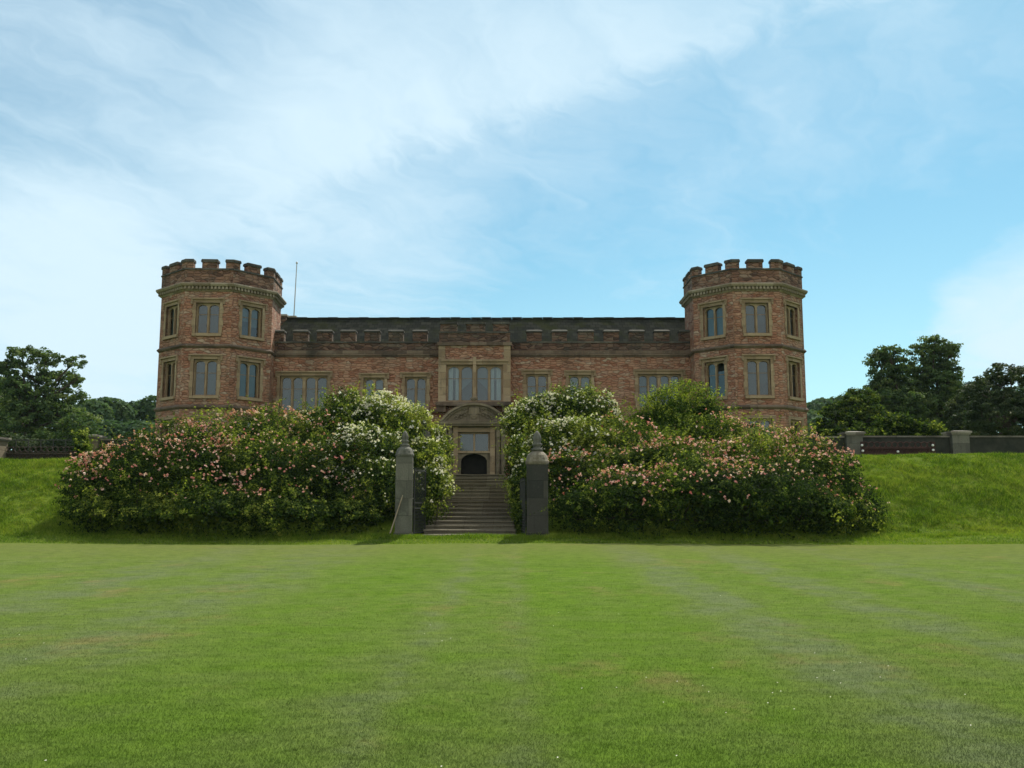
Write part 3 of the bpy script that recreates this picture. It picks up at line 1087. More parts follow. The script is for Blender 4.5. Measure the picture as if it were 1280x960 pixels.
# crenellated parapets
for side in (0, 1):
    xa, xb = (XL + 2.2, XB0 + .2) if side == 0 else (XB1 - .2, XR - 2.2)
    m = MB()
    m.box(xa, xb, YW - .02, YW + .38, ZS_T + .002, Z_CB - .08)
    m.box(xa, xb, YW - .06, YW + .42, Z_CB - .078, Z_CB, 1)
    pp = m.build('parapet', [M['rubble_dark'], M['coping_dark']], house)
    pxs = [(340, 356), (365.6, 386), (395.3, 416), (425, 445.5), (455, 475.5), (485, 505), (515, 535)] if side == 0 else \
          [(657.6, 678), (689.3, 709.5), (721.6, 743), (754, 774.5), (785.7, 806), (817, 837.5), (848.5, 868)]
    for p0, p1 in pxs:
        a, b = xr(p0, YW, 420), xr(p1, YW, 420)
        m = MB()
        m.box(a + .04, b - .04, YW - .02, YW + .38, Z_CB + .002, Z_MT - .16)
        m.box(a, b, YW - .07, YW + .43, Z_MT - .158, Z_MT - .07, 1)
        zt_, xm = Z_MT, .08
        m.add([(a, YW - .07, Z_MT - .068), (b, YW - .07, Z_MT - .068), (b, YW + .43, Z_MT - .068), (a, YW + .43, Z_MT - .068),
               (a + xm, YW + .05, zt_), (b - xm, YW + .05, zt_), (b - xm, YW + .31, zt_), (a + xm, YW + .31, zt_)],
              [(0, 1, 5, 4), (1, 2, 6, 5), (2, 3, 7, 6), (3, 0, 4, 7), (4, 5, 6, 7)], 1)
        m.build('merlon', [M['rubble_dark'], M['coping_dark']], pp)

# centre bay
ZC_S0, ZC_S1 = zr(432, YB), zr(428, YB)
ZC_CB, ZC_MT = zr(414.5, YB), zr(402.5, YB)
bm_ = MB()
wo = (xr(558, YB), xr(628.5, YB), zr(501, YB), zr(456, YB))
panel(bm_, (0, YB), 0, XB0, XB1, ZB, ZC_S0, [wo])
for xx in (XB0, XB1):
    bm_.add([(xx, YB, ZB), (xx, YW + .3, ZB), (xx, YW + .3, ZC_S0), (xx, YB, ZC_S0)], [(0, 1, 2, 3)])
bay = bm_.build('centre_bay', M['rubble'], house)
m = MB()
PW = .34
zb_, zt_ = zr(515, YB), zr(449, YB)
for a, b in ((XB0 - .03, wo[0] - .02), (wo[1] + .02, XB1 + .03)):
    m.box(a, b, YB - .05, YB + .12, zb_, zt_)
m.box(wo[0] - .02, wo[1] + .02, YB - .05, YB + .12, wo[3], zt_)
m.box(XB0 - .03, XB0 + PW, YB - .045, YB + .12, zt_ + .002, ZC_S0 - .01)
m.box(XB1 - PW, XB1 + .03, YB - .045, YB + .12, zt_ + .002, ZC_S0 - .01)
m.box(wo[0] - .3, wo[1] + .3, YB - .13, YB - .05, zt_ - .14, zt_ - .05)
xm = (wo[0] + wo[1]) / 2
m.box(xm - .09, xm + .09, YB - .15, YB + .10, zr(503, YB), zt_ + .12)
m.build('ashlar_facing', M['ashlar'], bay)
m = MB()
m.box(XB0 - .10, XB1 + .10, YB - .13, YW + .28, ZC_S0, ZC_S1)
m.build('string_course', M['string'], bay)
m = MB()
m.box(XB0, XB1, YB - .02, YB + .38, ZC_S1 + .002, ZC_CB - .08)
m.box(XB0 - .03, XB1 + .03, YB - .06, YB + .42, ZC_CB - .078, ZC_CB, 1)
for xx in (XB0, XB1 - .38):
    m.box(xx, xx + .38, YB + .38, YW - .09, ZC_S1 + .002, ZC_CB - .08)
m.build('parapet', [M['rubble_dark'], M['coping_dark']], bay)
for p0, p1 in ((549.5, 572), (582, 607), (615.5, 637)):
    a, b = xr(p0, YB, 410), xr(p1, YB, 410)
    m = MB()
    m.box(a + .04, b - .04, YB - .02, YB + .38, ZC_CB + .002, ZC_MT - .13)
    m.box(a, b, YB - .07, YB + .43, ZC_MT - .128, ZC_MT, 1)
    m.build('merlon', [M['rubble_dark'], M['coping_dark']], bay)
window(wall_frame((0, YB), 0, xm, wo[2]), wo[1] - wo[0], wo[3] - wo[2], 4, M['blind'], hood=False, centre=.22, kind=1, surround=False, rise=.30)

# roof with hips, seen above the parapet
YR = YW + 3.4
ZRG = zr(398.6, YR)
xa, xb = xr(359, YR, 400), xr(870, YR, 400)
rf = MB()
x0, x1, yf, yk = XL + 2.0, XR - 1.0, YW + .4, YW + 6.6
ze = ZROOF0
nseg = 60
for i in range(nseg):        # slightly uneven ridge and courses
    t0, t1 = i / nseg, (i + 1) / nseg
    za, zb2 = ZRG + .018 * math.sin(i * 1.3) + .01 * math.sin(i * 4.1), ZRG + .018 * math.sin((i + 1) * 1.3) + .01 * math.sin((i + 1) * 4.1)
    A, B = x0 + (x1 - x0) * t0, x0 + (x1 - x0) * t1
    Ar, Br = xa + (xb - xa) * t0, xa + (xb - xa) * t1
    rf.add([(A, yf, ze), (B, yf, ze), (Br, YR, zb2), (Ar, YR, za)], [(0, 1, 2, 3)])
    rf.add([(B, yk, ze), (A, yk, ze), (Ar, YR, za), (Br, YR, zb2)], [(0, 1, 2, 3)])
rf.add([(x0, yk, ze), (x0, yf, ze), (xa, YR, ZRG)], [(0, 1, 2)])
rf.add([(x1, yf, ze), (x1, yk, ze), (xb, YR, ZRG)], [(0, 1, 2)])
roof = rf.build('roof', M['slate'], house)
m = MB()
for i in range(40):
    A, B = xa + (xb - xa) * i / 40, xa + (xb - xa) * (i + 1) / 40 - .02
    z = ZRG + .03 + .015 * math.sin(i * 2.1)
    m.prism([(A, z - .06), (B, z - .06), (B, z + .05), (A, z + .05)], YR - .09, YR + .09)
m.build('ridge_tiles', M['slate'], roof)
# rear parapet with its merlons showing beyond the hip
YP2 = YW + 10
for p0, p1, rt in ((344, 349, 398), (349.5, 358.5, 393.5), (362, 370, 395.5)):
    a, b = xr(p0, YP2, 400), xr(p1, YP2, 400)
    m = MB()
    m.box(a, b, YP2 - .2, YP2 + .2, ZRG - 2.6, zr(rt, YP2) - .12)
    m.box(a - .05, b + .05, YP2 - .25, YP2 + .25, zr(rt, YP2) - .118, zr(rt, YP2), 1)
    m.build('merlon', [M['rubble_dark'], M['coping']], house)
# lead-grey hip flank between tower and roof
m = MB()
m.add([(XL + 1.5, YW + 1.0, zr(420, YW)), (xr(349, YW + 5), YW + 5, zr(402, YW + 5)), (XL + 1.5, YW + 5, zr(402, YW + 5)), (x0 + .3, YW + .8, ze)], [(0, 3, 1, 2)])
m.build('lead_flat', M['coping'], house)

# portal
YP = 49.2
cxp = xr(593, YP)


def P_(px, py, Y=YP):
    return xr(px, Y, py), zr(py, Y)


po = MB()
d0, d1 = xr(576.5, YP), xr(609, YP)
dtop, dspr = zr(567, YP), zr(576, YP)
t0_, t1_, tz0, tz1 = xr(574, YP), xr(612, YP), zr(563.5, YP), zr(540.5, YP)
xl, xrr = xr(553, YP), xr(632, YP)
zen = zr(527, YP)
panel(po, (0, YP), 0, xl, xrr, ZB, zen, [(d0, d1, ZB, dtop), (t0_, t1_, tz0, tz1)], .5)
for xx in (xl, xrr):
    po.add([(xx, YP, ZB), (xx, YB - .002, ZB), (xx, YB - .002, zen), (xx, YP, zen)], [(0, 1, 2, 3)])
# four-centred door head
n = 16
for k in range(n):
    xa_, xb_ = d0 + (d1 - d0) * k / n, d0 + (d1 - d0) * (k + 1) / n
    za_, zb2 = arch_z(xa_, d0, d1, dspr, dtop - dspr), arch_z(xb_, d0, d1, dspr, dtop - dspr)
    po.add([(xa_, YP + .02, za_), (xb_, YP + .02, zb2), (xb_, YP + .02, dtop), (xa_, YP + .02, dtop), (xa_, YP + .4, za_), (xb_, YP + .4, zb2)], [(0, 1, 2, 3), (0, 4, 5, 1)])
portal = po.build('portal', M['ashlar_grey'], house)
m = MB()
m.box(d0 - .05, d1 + .05, YP + .45, YP + .5, ZB, dtop)  # near-black sheet: the passage's shade is put into its colour
m.build('dark_doorway', M['black'], portal)
m = MB()      # moulded inner surround
e0, e1 = xr(567, YP), xr(619, YP)
for a, b in ((e0, t0_ - .04), (t1_ + .04, e1)):
    m.box(a, b, YP - .10, YP - .002, ZB, zr(533, YP))
m.box(e0 - .06, e1 + .06, YP - .16, YP - .002, zr(533, YP) + .002, zr(529, YP))
m.box(t0_ - .04, t1_ + .04, YP - .06, YP - .002, tz1 + .02, zr(535, YP))
m.box(t0_ - .04, t1_ + .04, YP - .06, YP - .002, dtop + .03, tz0 - .02)
m.build('door_surround', M['ashlar'], portal)
m = MB()      # transom light
xmid = (t0_ + t1_) / 2
for a, b in ((t0_, t0_ + .07), (xmid - .05, xmid + .05), (t1_ - .07, t1_)):
    m.box(a, b, YP + .12, YP + .24, tz0, tz1)
m.box(t0_ + .07, xmid - .05, YP + .12, YP + .24, tz1 - .07, tz1)
m.box(xmid + .05, t1_ - .07, YP + .12, YP + .24, tz1 - .07, tz1)
fan = m.build('transom_window', M['ashlar'], portal)
m = MB()
m.add([(t0_, YP + .2, tz0), (t1_, YP + .2, tz0), (t1_, YP + .2, tz1), (t0_, YP + .2, tz1)], [(0, 1, 2, 3)])
m.box(t0_ - .1, t1_ + .1, YP + .46, YP + .48, tz0 - .1, tz1 + .1, 1)
m.build('transom_pane', [M['glass'], M['blind_dim']], portal)
for p0, p1 in ((553.5, 560), (561, 566.5), (620, 625.5), (626, 632)):      # paired pilasters with rusticated drums
    a, b = xr(p0, YP), xr(p1, YP)
    m = MB()
    ca, ra = (a + b) / 2, (b - a) / 2
    prof = [(ra * 1.1, ZB), (ra * 1.1, 3.0), (ra, 3.05)]
    z = 3.05
    zt2 = zr(533, YP) - .1
    k = 0
    while z < zt2 - .05:
        z2 = min(z + .30, zt2)
        r_ = ra * (1.0 if k % 2 else .84)
        prof += [(r_, z + .01), (r_, z2 - .01)]
        z, k = z2, k + 1
    prof += [(ra * 1.15, zt2), (ra * 1.2, zt2 + .1)]
    m.lathe((ca, YP - .12, 0), prof, 12)
    m.build('column', M['ashlar_grey'], portal)
m = MB()      # entablature
m.box(xl - .06, xrr + .06, YP - .32, YP - .0025, zr(533, YP) - .0, zr(530.5, YP))
m.box(xl - .12, xrr + .12, YP - .40, YB, zr(530.5, YP) + .002, zr(527, YP))
m.build('entablature', M['ashlar_grey'], portal)
m = MB()      # segmental pediment: tympanum and curved moulding
xa_, xb_ = xr(552.5, YP), xr(633.5, YP)
zsp, zap = zr(526.8, YP), zr(505.5, YP)
half, rise = (xb_ - xa_) / 2, zap - zsp
rad = (half ** 2 + rise ** 2) / (2 * rise)
cz_, cxm = zap - rad, (xa_ + xb_) / 2
a0_ = math.asin(half / rad)
arc = [(cxm + rad * math.sin(-a0_ + 2 * a0_ * k / 24), cz_ + rad * math.cos(-a0_ + 2 * a0_ * k / 24)) for k in range(25)]
m.prism([(p[0], p[1] - .02) for p in arc][::-1] and [(xa_, zsp), (xb_, zsp)] + [(p[0], p[1] - .05) for p in arc[::-1][1:-1]], YP - .14, YB - .01)
for k in range(24):
    (x_a, z_a), (x_b, z_b) = arc[k], arc[k + 1]
    da = Vector((x_a - cxm, z_a - cz_)).normalized()
    db = Vector((x_b - cxm, z_b - cz_)).normalized()
    for th0, th1, yf_ in ((-.17, -.06, YP - .26), (-.058, .06, YP - .40)):
        m.add([(x_a + da.x * th0, yf_, z_a + da.y * th0), (x_b + db.x * th0, yf_, z_b + db.y * th0), (x_b + db.x * th1, yf_, z_b + db.y * th1), (x_a + da.x * th1, yf_, z_a + da.y * th1),
               (x_a + da.x * th0, YB - .02, z_a + da.y * th0), (x_b + db.x * th0, YB - .02, z_b + db.y * th0), (x_b + db.x * th1, YB - .02, z_b + db.y * th1), (x_a + da.x * th1, YB - .02, z_a + da.y * th1)],
              [(0, 1, 2, 3), (0, 4, 5, 1), (3, 2, 6, 7)])
m.build('pediment', M['ashlar_grey'], portal)
m = MB()      # carved shield with scrolls and a leafy crest
cx_, cz2 = xr(593, YP), zr(515.5, YP)
sh = [(-.27, .30), (-.27, -.05), (-.16, -.27), (0, -.38), (.16, -.27), (.27, -.05), (.27, .30), (.12, .25), (0, .31), (-.12, .25)]
m.prism([(cx_ + x, cz2 + z) for x, z in sh], YP - .26, YP - .13)
m.prism([(cx_ + x * .68, cz2 + z * .68) for x, z in sh], YP - .31, YP - .262)
for sgn in (-1, 1):
    for k, (dx, dz, r_) in enumerate(((.42, .10, .12), (.50, -.12, .15), (.72, -.24, .13), (.95, -.31, .10), (.36, .28, .08))):
        pts = [(cx_ + sgn * (dx + r_ * math.cos(t * .8) * (1 - t / 11)), YP - .19, cz2 + dz + r_ * math.sin(t * .8) * (1 - t / 11)) for t in range(9)]
        m.tube(pts, .045, 5)
crest_z = zr(501, YP)
for k in range(5):
    a_ = R(-60 + 30 * k)
    m.tube([(cx_, YP - .3, crest_z - .02), (cx_ + .16 * math.sin(a_), YP - .31, crest_z + .10 * math.cos(a_) + .04), (cx_ + .26 * math.sin(a_), YP - .3, crest_z + .18 * math.cos(a_))], [.06, .07, .02], 6)
m.build('carved_shield', M['ashlar_grey'], portal)
m = MB()      # ledge over the portal with corbels
m.box(XB0 - .12, XB1 + .12, YB - .55, YB - .052, zr(507.5, YB - .3), zr(502.5, YB - .3))
for a, b in ((XB0 - .08, XB0 + .42), (XB1 - .42, XB1 + .08)):
    m.box(a, b, YB - .42, YB - .052, zr(515, YB - .3), zr(507.5, YB - .3) - .002)
m.box(xr(480, YW), XB0 - .02, YW - .14, YW - .002, zr(516, YW), zr(512, YW))
m.box(XB1 + .02, xr(700, YW), YW - .14, YW - .002, zr(516, YW), zr(512, YW))
m.build('ledge', M['string'], house)

# flagpole on the roof
fx = at(366, 398, YP2 + 3)
ft = at(371, 330, YP2 + 3)
m = MB()
m.tube([(fx.x, fx.y, fx.z - 2.8), ft], [.05, .032], 8)
fp = empty('flagpole', (fx.x, fx.y, fx.z - 2.8), 'thin pale flagpole leaning slightly above the roof beside the left tower', 'flagpole')
m.build('pole', M['polewhite'], fp)
m = MB()
m.lathe((ft.x, ft.y, ft.z), [(.035, 0), (.075, .05), (.08, .10), (.04, .16), (.01, .18)], 8)
m.build('truck', M['polewhite'], fp)

# ------------------------------------------------------------------ stone steps
st = empty('stone_steps', (xs_axis(33.4), 33.4, .4), 'long flight of worn grey stone steps climbing between the rose bushes', 'steps')
NS, RI = 17, .155
z0 = .40
for i in range(NS):
    ya = 33.45 + i * .645
    yb = 33.45 + (i + 1) * .645 + .05 if i < NS - 1 else 45.2
    c = xs_axis(ya)
    hwid = 1.70 - .012 * i
    z = z0 + (i + 1) * RI + random.uniform(-.008, .008)
    m = MB()
    tilt = random.uniform(-.006, .006)
    nb = random.choice([3, 4])
    xsplit = sorted([-hwid, hwid] + [random.uniform(-hwid * .8, hwid * .8) for _ in range(nb - 1)])
    for a, b in zip(xsplit, xsplit[1:]):
        j = random.uniform(-.014, .010)
        jz = random.uniform(-.008, .006)
        m.box(c + a + .003, c + b - .003, ya - .035 + j, yb, z - .055 + jz, z + jz)
    m.box(c - hwid + .01, c + hwid - .01, ya + .012, yb - .01, z - RI - .04, z - .065)
    m.build('step', M['step'], st)
m = MB()     # threshold slab at the foot
c = xs_axis(33)
m.box(c - 2.0, c + 1.75, 32.95, 33.40, .30, z0 + .035)
m.build('landing_slab', M['step'], st)

# ------------------------------------------------------------------ gate piers
def pier(cx, cy, wd, zb_, zt_, zf, label, rz=0, sm='pier', capm='pier'):
    e = empty('gate_pier', (cx, cy, zb_), label, 'gate pier', 'finial-topped piers beside the steps')
    h = wd / 2
    m = MB()
    m.box(cx - h - .04, cx + h + .04, cy - h - .04, cy + h + .04, zb_ - .2, zb_ + .22, rot=rz)
    m.box(cx - h, cx + h, cy - h, cy + h, zb_ + .222, zt_, rot=rz)
    m.box(cx - h + .10, cx + h - .10, cy - h - .012, cy + h + .012, zb_ + .42, zt_ - .16, rot=rz)
    m.build('shaft', M[sm], e)
    m = MB()
    H = zf - zt_
    # square-on-plan swept cap turning into a round neck
    n = 24
    prof = [(1.05, 0), (1.12, .05), (1.12, .10), (1.05, .14), (1.02, .20), (.92, .28), (.70, .35), (.50, .39)]
    vs, fs = [], []
    for i, (r_, t) in enumerate(prof):
        sqr = max(0, 1 - t / .30)
        for k in range(n):
            a_ = 2 * math.pi * (k + .5) / n
            ca, sa = math.cos(a_), math.sin(a_)
            rs = 1 / max(abs(ca), abs(sa))
            rr = h * r_ * (rs * sqr + (1 - sqr))
            x_, y_ = rr * ca, rr * sa
            vs.append((cx + x_ * math.cos(rz) - y_ * math.sin(rz), cy + x_ * math.sin(rz) + y_ * math.cos(rz), zt_ + .002 + t * H))
    for i in range(len(prof) - 1):
        for k in range(n):
            k2 = (k + 1) % n
            fs.append((i * n + k, i * n + k2, (i + 1) * n + k2, (i + 1) * n + k))
    fs += [tuple(range(n - 1, -1, -1)), tuple((len(prof) - 1) * n + k for k in range(n))]
    m.add(vs, fs)
    m.build('cap', M[capm], e)
    m = MB()
    f = h * .86
    m.lathe((cx, cy, zt_), [(f * .50, .392 * H), (f * .66, .42 * H), (f * .66, .46 * H), (f * .46, .49 * H), (f * .42, .54 * H), (f * .56, .57 * H), (f * .58, .61 * H), (f * .44, .63 * H), (f * .40, .66 * H),
                            (f * .50, .72 * H), (f * .47, .80 * H), (f * .38, .88 * H), (f * .22, .95 * H), (f * .06, 1.0 * H)], 14)
    m.build('finial', M['pier'], e, smooth=True)
    return e


YG = 33.3
def gz(x, y):
    return float(bank_h(np.array([x]), np.array([y]))[0])


pl = at(505.5, 600, YG)
prr = at(671.5, 600, YG)
pier(pl.x, YG, .60, .42, zr(571, YG), zr(538.5, YG), 'grey gate pier with a pale left face, iron gate hung on its right side', R(4))
pier(prr.x, YG, .76, .42, zr(581, YG), zr(538.5, YG), 'dark gate pier with a bulging mossy cap right of the steps', R(0), 'pier_dark', 'step')
pb = at(530, 540, 37.6)
pier(pb.x, 37.6, .60, zr(575, 37.6), zr(548, 37.6), zr(523, 37.6), 'finial of a pier rising out of the white rose bush behind the left gate pier')


def gate(hx, hy, ang, L, zb_, zt_, label):
    """iron leaf hinged at (hx, hy), swung by ang from +X"""
    e = empty('iron_gate', (hx, hy, zb_), label, 'gate', 'iron gates at the foot of the steps')
    Mw = Matrix.Translation((hx, hy, zb_)) @ Matrix.Rotation(ang, 4, 'Z')
    H = zt_ - zb_
    m = MB()
    for x in (0.0, L - .045):
        m.box(x, x + .045, -.022, .022, 0, H)
    for z in (.10, H * .40, H * .48, H - .10):
        m.box(.045, L - .045, -.018, .018, z, z + .05)
    m.build('frame', M['iron'], e, Mw)
    m = MB()
    nb = 11
    for k in range(nb):
        x = .045 + (L - .09) * (k + .5) / nb
        m.tube([(x, 0, .15), (x, 0, H * .40)], .011, 5)
        m.tube([(x, 0, H * .40 + .05), (x, 0, H * .48)], .011, 5)
        m.tube([(x, 0, H * .48 + .05), (x, 0, H - .10)], .011, 5)
        m.tube([(x, 0, H - .05), (x, 0, H + .04)], [.011, .004], 5)
    for k in range(7):       # close dog bars and scrolls in the lower half
        z0_ = .15 + (H * .40 - .15) * (k + .5) / 7
        m.tube([(.05, .012, z0_), (L - .05, .012, z0_)], .009, 5)
    m.build('bars', M['iron'], e, Mw)
    return e


gate(pl.x + .36, YG - .05, R(79), 1.45, .50, zr(585, YG), 'left iron gate swung open in front of the white roses')
gate(prr.x - .44, YG + .10, R(96), 1.45, .50, zr(598, YG), 'right iron gate swung back beside the dark gate pier')
m = MB()
b0, b1 = at(487.5, 667, 32.85), at(503.5, 619, 33.0)
m.tube([b0, b1], [.026, .022], 6)
stick = m.build('wooden_stake', M['wood'])
tag(stick, 'pale wooden stake leaning on the left gate pier', 'stake')


# ------------------------------------------------------------------ foliage
def leaf_quads(P, Nn, L, Wd):
    N = len(P)
    t = rng.normal(size=(N, 3))
    t -= (t * Nn).sum(1, keepdims=True) * Nn
    t /= np.linalg.norm(t, axis=1, keepdims=True) + 1e-9
    b = np.cross(Nn, t)
    V = np.zeros((N, 4, 3))
    L, Wd = L[:, None], Wd[:, None]
    V[:, 0] = P - t * L * .5
    V[:, 1] = P + b * Wd * .5 + Nn * L * .12
    V[:, 2] = P + t * L * .5 - Nn * L * .10
    V[:, 3] = P - b * Wd * .5 + Nn * L * .12
    return V


def blob_points(blobs, n, ground=None, k0=0, rough=.16, freq=.9, shell=(.72, 1.04), down=.35, gap=.15):
    """points over the union of ellipsoids: an uneven shell with dents; returns points and outward normals"""
    C = np.array([b[0] for b in blobs], float)
    Rr = np.array([b[1] for b in blobs], float)
    area = (Rr[:, 0] * Rr[:, 2] + Rr[:, 1] * Rr[:, 2] + Rr[:, 0] * Rr[:, 1])
    out_p, out_n, got = [], [], 0
    while got < n:
        m_ = int(n * 1.6)
        idx = rng.choice(len(blobs), m_, p=area / area.sum())
        d = rng.normal(size=(m_, 3))
        d /= np.linalg.norm(d, axis=1, keepdims=True)
        d[:, 2] = np.where((d[:, 2] < 0) & (rng.uniform(size=m_) > down), -d[:, 2], d[:, 2])
        Q = C[idx] + d * Rr[idx]
        rr = 1 + rough * pnoise(Q, freq, k0) + rough * .45 * pnoise(Q, freq * 3.1, k0 + 5)
        r = rr * (shell[0] + (shell[1] - shell[0]) * rng.uniform(size=m_) ** .55)
        P = C[idx] + d * Rr[idx] * r[:, None]
        keep = np.ones(m_, bool)
        for j in range(len(blobs)):
            q = np.linalg.norm((P - C[j]) / Rr[j], axis=1)
            keep &= ~((q < shell[0] - .06) & (idx != j))
        if gap:
            keep &= (pnoise(P, freq * 2.4, k0 + 9) > -1.2 + gap * 2 * rng.uniform(size=m_))
        if ground is not None:
            keep &= P[:, 2] > ground(P[:, 0], P[:, 1]) + .02
        nn = d / Rr[idx]
        nn /= np.linalg.norm(nn, axis=1, keepdims=True)
        out_p.append(P[keep])
        out_n.append(nn[keep])
        got += int(keep.sum())
    return np.concatenate(out_p)[:n], np.concatenate(out_n)[:n]


def jitter(Nn, s, up=.3):
    v = Nn + rng.normal(size=Nn.shape) * s
    v[:, 2] += up
    return v / (np.linalg.norm(v, axis=1, keepdims=True) + 1e-9)


def pxblobs(lst, depth=None):
    res = []
    for (px, py, rx, ry, Y) in lst:
        c = at(px, py, Y)
        k = Y / (F * cth)
        dx, dz = rx * k, ry * k
        dy = min(max(.75 * dx, .6), 1.7) if depth is None else depth * dx
        res.append(((c.x, c.y, c.z), (dx, dy, dz)))
    return res


def sprays(blobs, n, ln, ground, k0, per=20):
    """arching shoots that break the outline"""
    P, Nn = blob_points(blobs, n, ground, k0, .16, .9, (.95, 1.0), .1, 0)
    d = jitter(Nn, .55, .55)
    pts, nrm = [], []
    for j in range(per):
        t = (j + rng.uniform(0, 1, n)) / per
        L = ln * rng.uniform(.4, 1.3, n)
        p = P + d * (t * L)[:, None]
        p[:, 2] -= .35 * L * t * t
        p += rng.normal(size=p.shape) * .035
        pts.append(p)
        nrm.append(jitter(d, .9, .4))
    return np.concatenate(pts), np.concatenate(nrm)


def bush(name, label, cat, lst, n, lm, size, seed, flowers=None, group=None, ground=bank_h, spray=300, sprayL=.75, stems=True):
    blobs = pxblobs(lst)
    c0 = np.mean([b[0] for b in blobs], axis=0)
    zb_ = gz(c0[0], c0[1])
    e = empty(name, (c0[0], c0[1], zb_), label, cat, group)
    P, Nn = blob_points(blobs, n, ground, seed, .23, .95, (.66, 1.04), .35, .4)
    P2, N2 = sprays(blobs, spray, sprayL, ground, seed)
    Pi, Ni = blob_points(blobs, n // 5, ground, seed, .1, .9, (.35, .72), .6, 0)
    nc = max(10, len(P) // 34)
    hlf = int(len(P) * .72)
    ci = rng.integers(0, nc, hlf)
    off = rng.normal(size=(hlf, 3)) * rng.uniform(.06, .15, nc)[ci][:, None]
    off[:, 2] *= .7
    P[:hlf] = P[len(P) - nc:][ci] + off
    Nn[:hlf] = Nn[len(P) - nc:][ci] + off * 3
    cim = ci
    if ground is not None:
        kp_ = P[:, 2] > ground(P[:, 0], P[:, 1]) + .01
        P, Nn = P[kp_], Nn[kp_]
        cim = ci[kp_[:hlf]]
    ctint = rng.normal(0, .17, nc)
    tcl = np.zeros(len(P) + len(P2) + len(Pi))
    tcl[:len(cim)] = ctint[cim]
    PA = np.concatenate([P, P2, Pi])
    NA = np.concatenate([jitter(Nn, .55, .35), N2, jitter(Ni, .8, .2)])
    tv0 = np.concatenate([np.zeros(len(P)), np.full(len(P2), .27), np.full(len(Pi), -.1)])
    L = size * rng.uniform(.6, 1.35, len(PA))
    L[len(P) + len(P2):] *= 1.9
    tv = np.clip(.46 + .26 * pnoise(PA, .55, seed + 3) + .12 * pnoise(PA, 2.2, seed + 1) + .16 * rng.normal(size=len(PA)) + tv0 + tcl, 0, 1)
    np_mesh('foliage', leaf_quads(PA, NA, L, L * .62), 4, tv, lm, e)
    if stems:
        m = MB()
        yr0 = float(np.mean([b[0][1] for b in blobs]))
        for b in blobs:
            c = Vector(b[0])
            for _ in range(3):
                tip = c + Vector((random.uniform(-.7, .7) * b[1][0], random.uniform(-.6, .6) * b[1][1], random.uniform(.0, .6) * b[1][2]))
                gx, gy = c.x + random.uniform(-.3, .3), c.y + random.uniform(-.2, .3)
                g0 = Vector((gx, gy, gz(gx, gy) - .05)) if c.y > 34.2 else Vector((c.x, yr0, gz(c.x, yr0) - .05))
                if tip.z > g0.z + .3:
                    m.tube([g0, g0.lerp(tip, .5) + Vector((random.uniform(-.2, .2), random.uniform(-.2, .2), .15)), tip], [.03, .02, .008], 5)
        rx = sorted(b[0][0] for b in blobs)
        yr_ = float(np.mean([b[0][1] for b in blobs]))
        m.tube([(x, yr_, gz(x, yr_) - .03) for x in rx], .06, 5)
        if m.v:
            m.build('stems', M['bark'], e)
    if flowers:
        fm, nf, fsz, fn = flowers
        Pf, Nf = blob_points(blobs, nf * 6, ground, seed, .23, .95, (.96, 1.08), .15, 0)
        keep = fn(Pf) * (.10 + 1.15 * np.clip(pnoise(Pf, .9, seed + 7) + .10 + .6 * np.clip(pnoise(Pf, 3.2, seed + 2), -1, 1), 0, 1.2)) > rng.uniform(0, 1, len(Pf))
        Pf, Nf = Pf[keep][:nf], Nf[keep][:nf]
        # each blossom: a small cup of petals
        quads, tints = [], []
        tb = np.clip(rng.normal(.55, .25, len(Pf)), 0, 1)
        sz = fsz * rng.uniform(.55, 1.3, len(Pf))
        for k in range(5):
            nn = jitter(Nf, .55, .25)
            q = leaf_quads(Pf + rng.normal(size=Pf.shape) * .25 * sz[:, None], nn, sz, sz * .9)
            quads.append(q)
            tints.append(np.clip(tb + rng.normal(0, .12, len(Pf)), 0, 1))
        fo = np_mesh('blossoms', np.concatenate(quads), 4, np.concatenate(tints), fm, e)
        fo['kind'] = 'stuff'
    return e


def zfrac(lo, hi):
    def f(P):
        return np.clip((P[:, 2] - gzv(P) - lo) / (hi - lo), 0, 1)
    return f


def gzv(P):
    return bank_h(P[:, 0], P[:, 1]) * 0 + .5


def above_row(r0, r1):
    """blossom density rises with height: from nothing at the lower edge to full at the upper one (heights over the lawn, metres)"""
    def f(P):
        return np.clip((P[:, 2] - r0) / (r1 - r0), 0, 1)
    return f


bush('pink_rose_bush', 'broad pink-flowered rose bush reaching left from the gate to the bank', 'rose bush',
     [(108, 618, 32, 46, 35), (120, 630, 46, 46, 34.4), (160, 605, 58, 60, 35.4), (225, 590, 66, 66, 36), (290, 575, 66, 64, 36.8), (345, 562, 52, 54, 37.6), (392, 576, 46, 60, 37.4),
      (180, 622, 70, 60, 34.6), (255, 616, 76, 66, 34.8), (330, 612, 74, 70, 35), (395, 620, 60, 62, 35), (440, 640, 46, 44, 34.5),
      (120, 647, 40, 28, 33.4), (185, 646, 60, 32, 33.3), (270, 644, 70, 36, 33.2), (355, 645, 66, 34, 33.4), (430, 648, 46, 28, 33.6)],
     64000, M['leaf_rose'], .085, 1, (M['pink'], 1700, .070, above_row(1.7, 3.7)), 'flowering rose bushes on the bank')
bush('white_rose_bush', 'tall white-flowered rose bush behind the left gate pier', 'rose bush',
     [(402, 545, 34, 40, 39), (432, 532, 42, 46, 39), (470, 540, 46, 48, 38.4), (508, 553, 38, 42, 37.6), (530, 588, 30, 44, 36.2), (480, 592, 56, 56, 36), (436, 600, 46, 56, 36),
      (545, 578, 20, 40, 38), (536, 620, 26, 42, 35.4), (515, 640, 28, 36, 34.9), (470, 632, 40, 48, 34.5)],
     50000, M['leaf_rose_pale'], .085, 4, (M['whitep'], 1600, .070, above_row(1.5, 3.0)), 'flowering rose bushes on the bank')
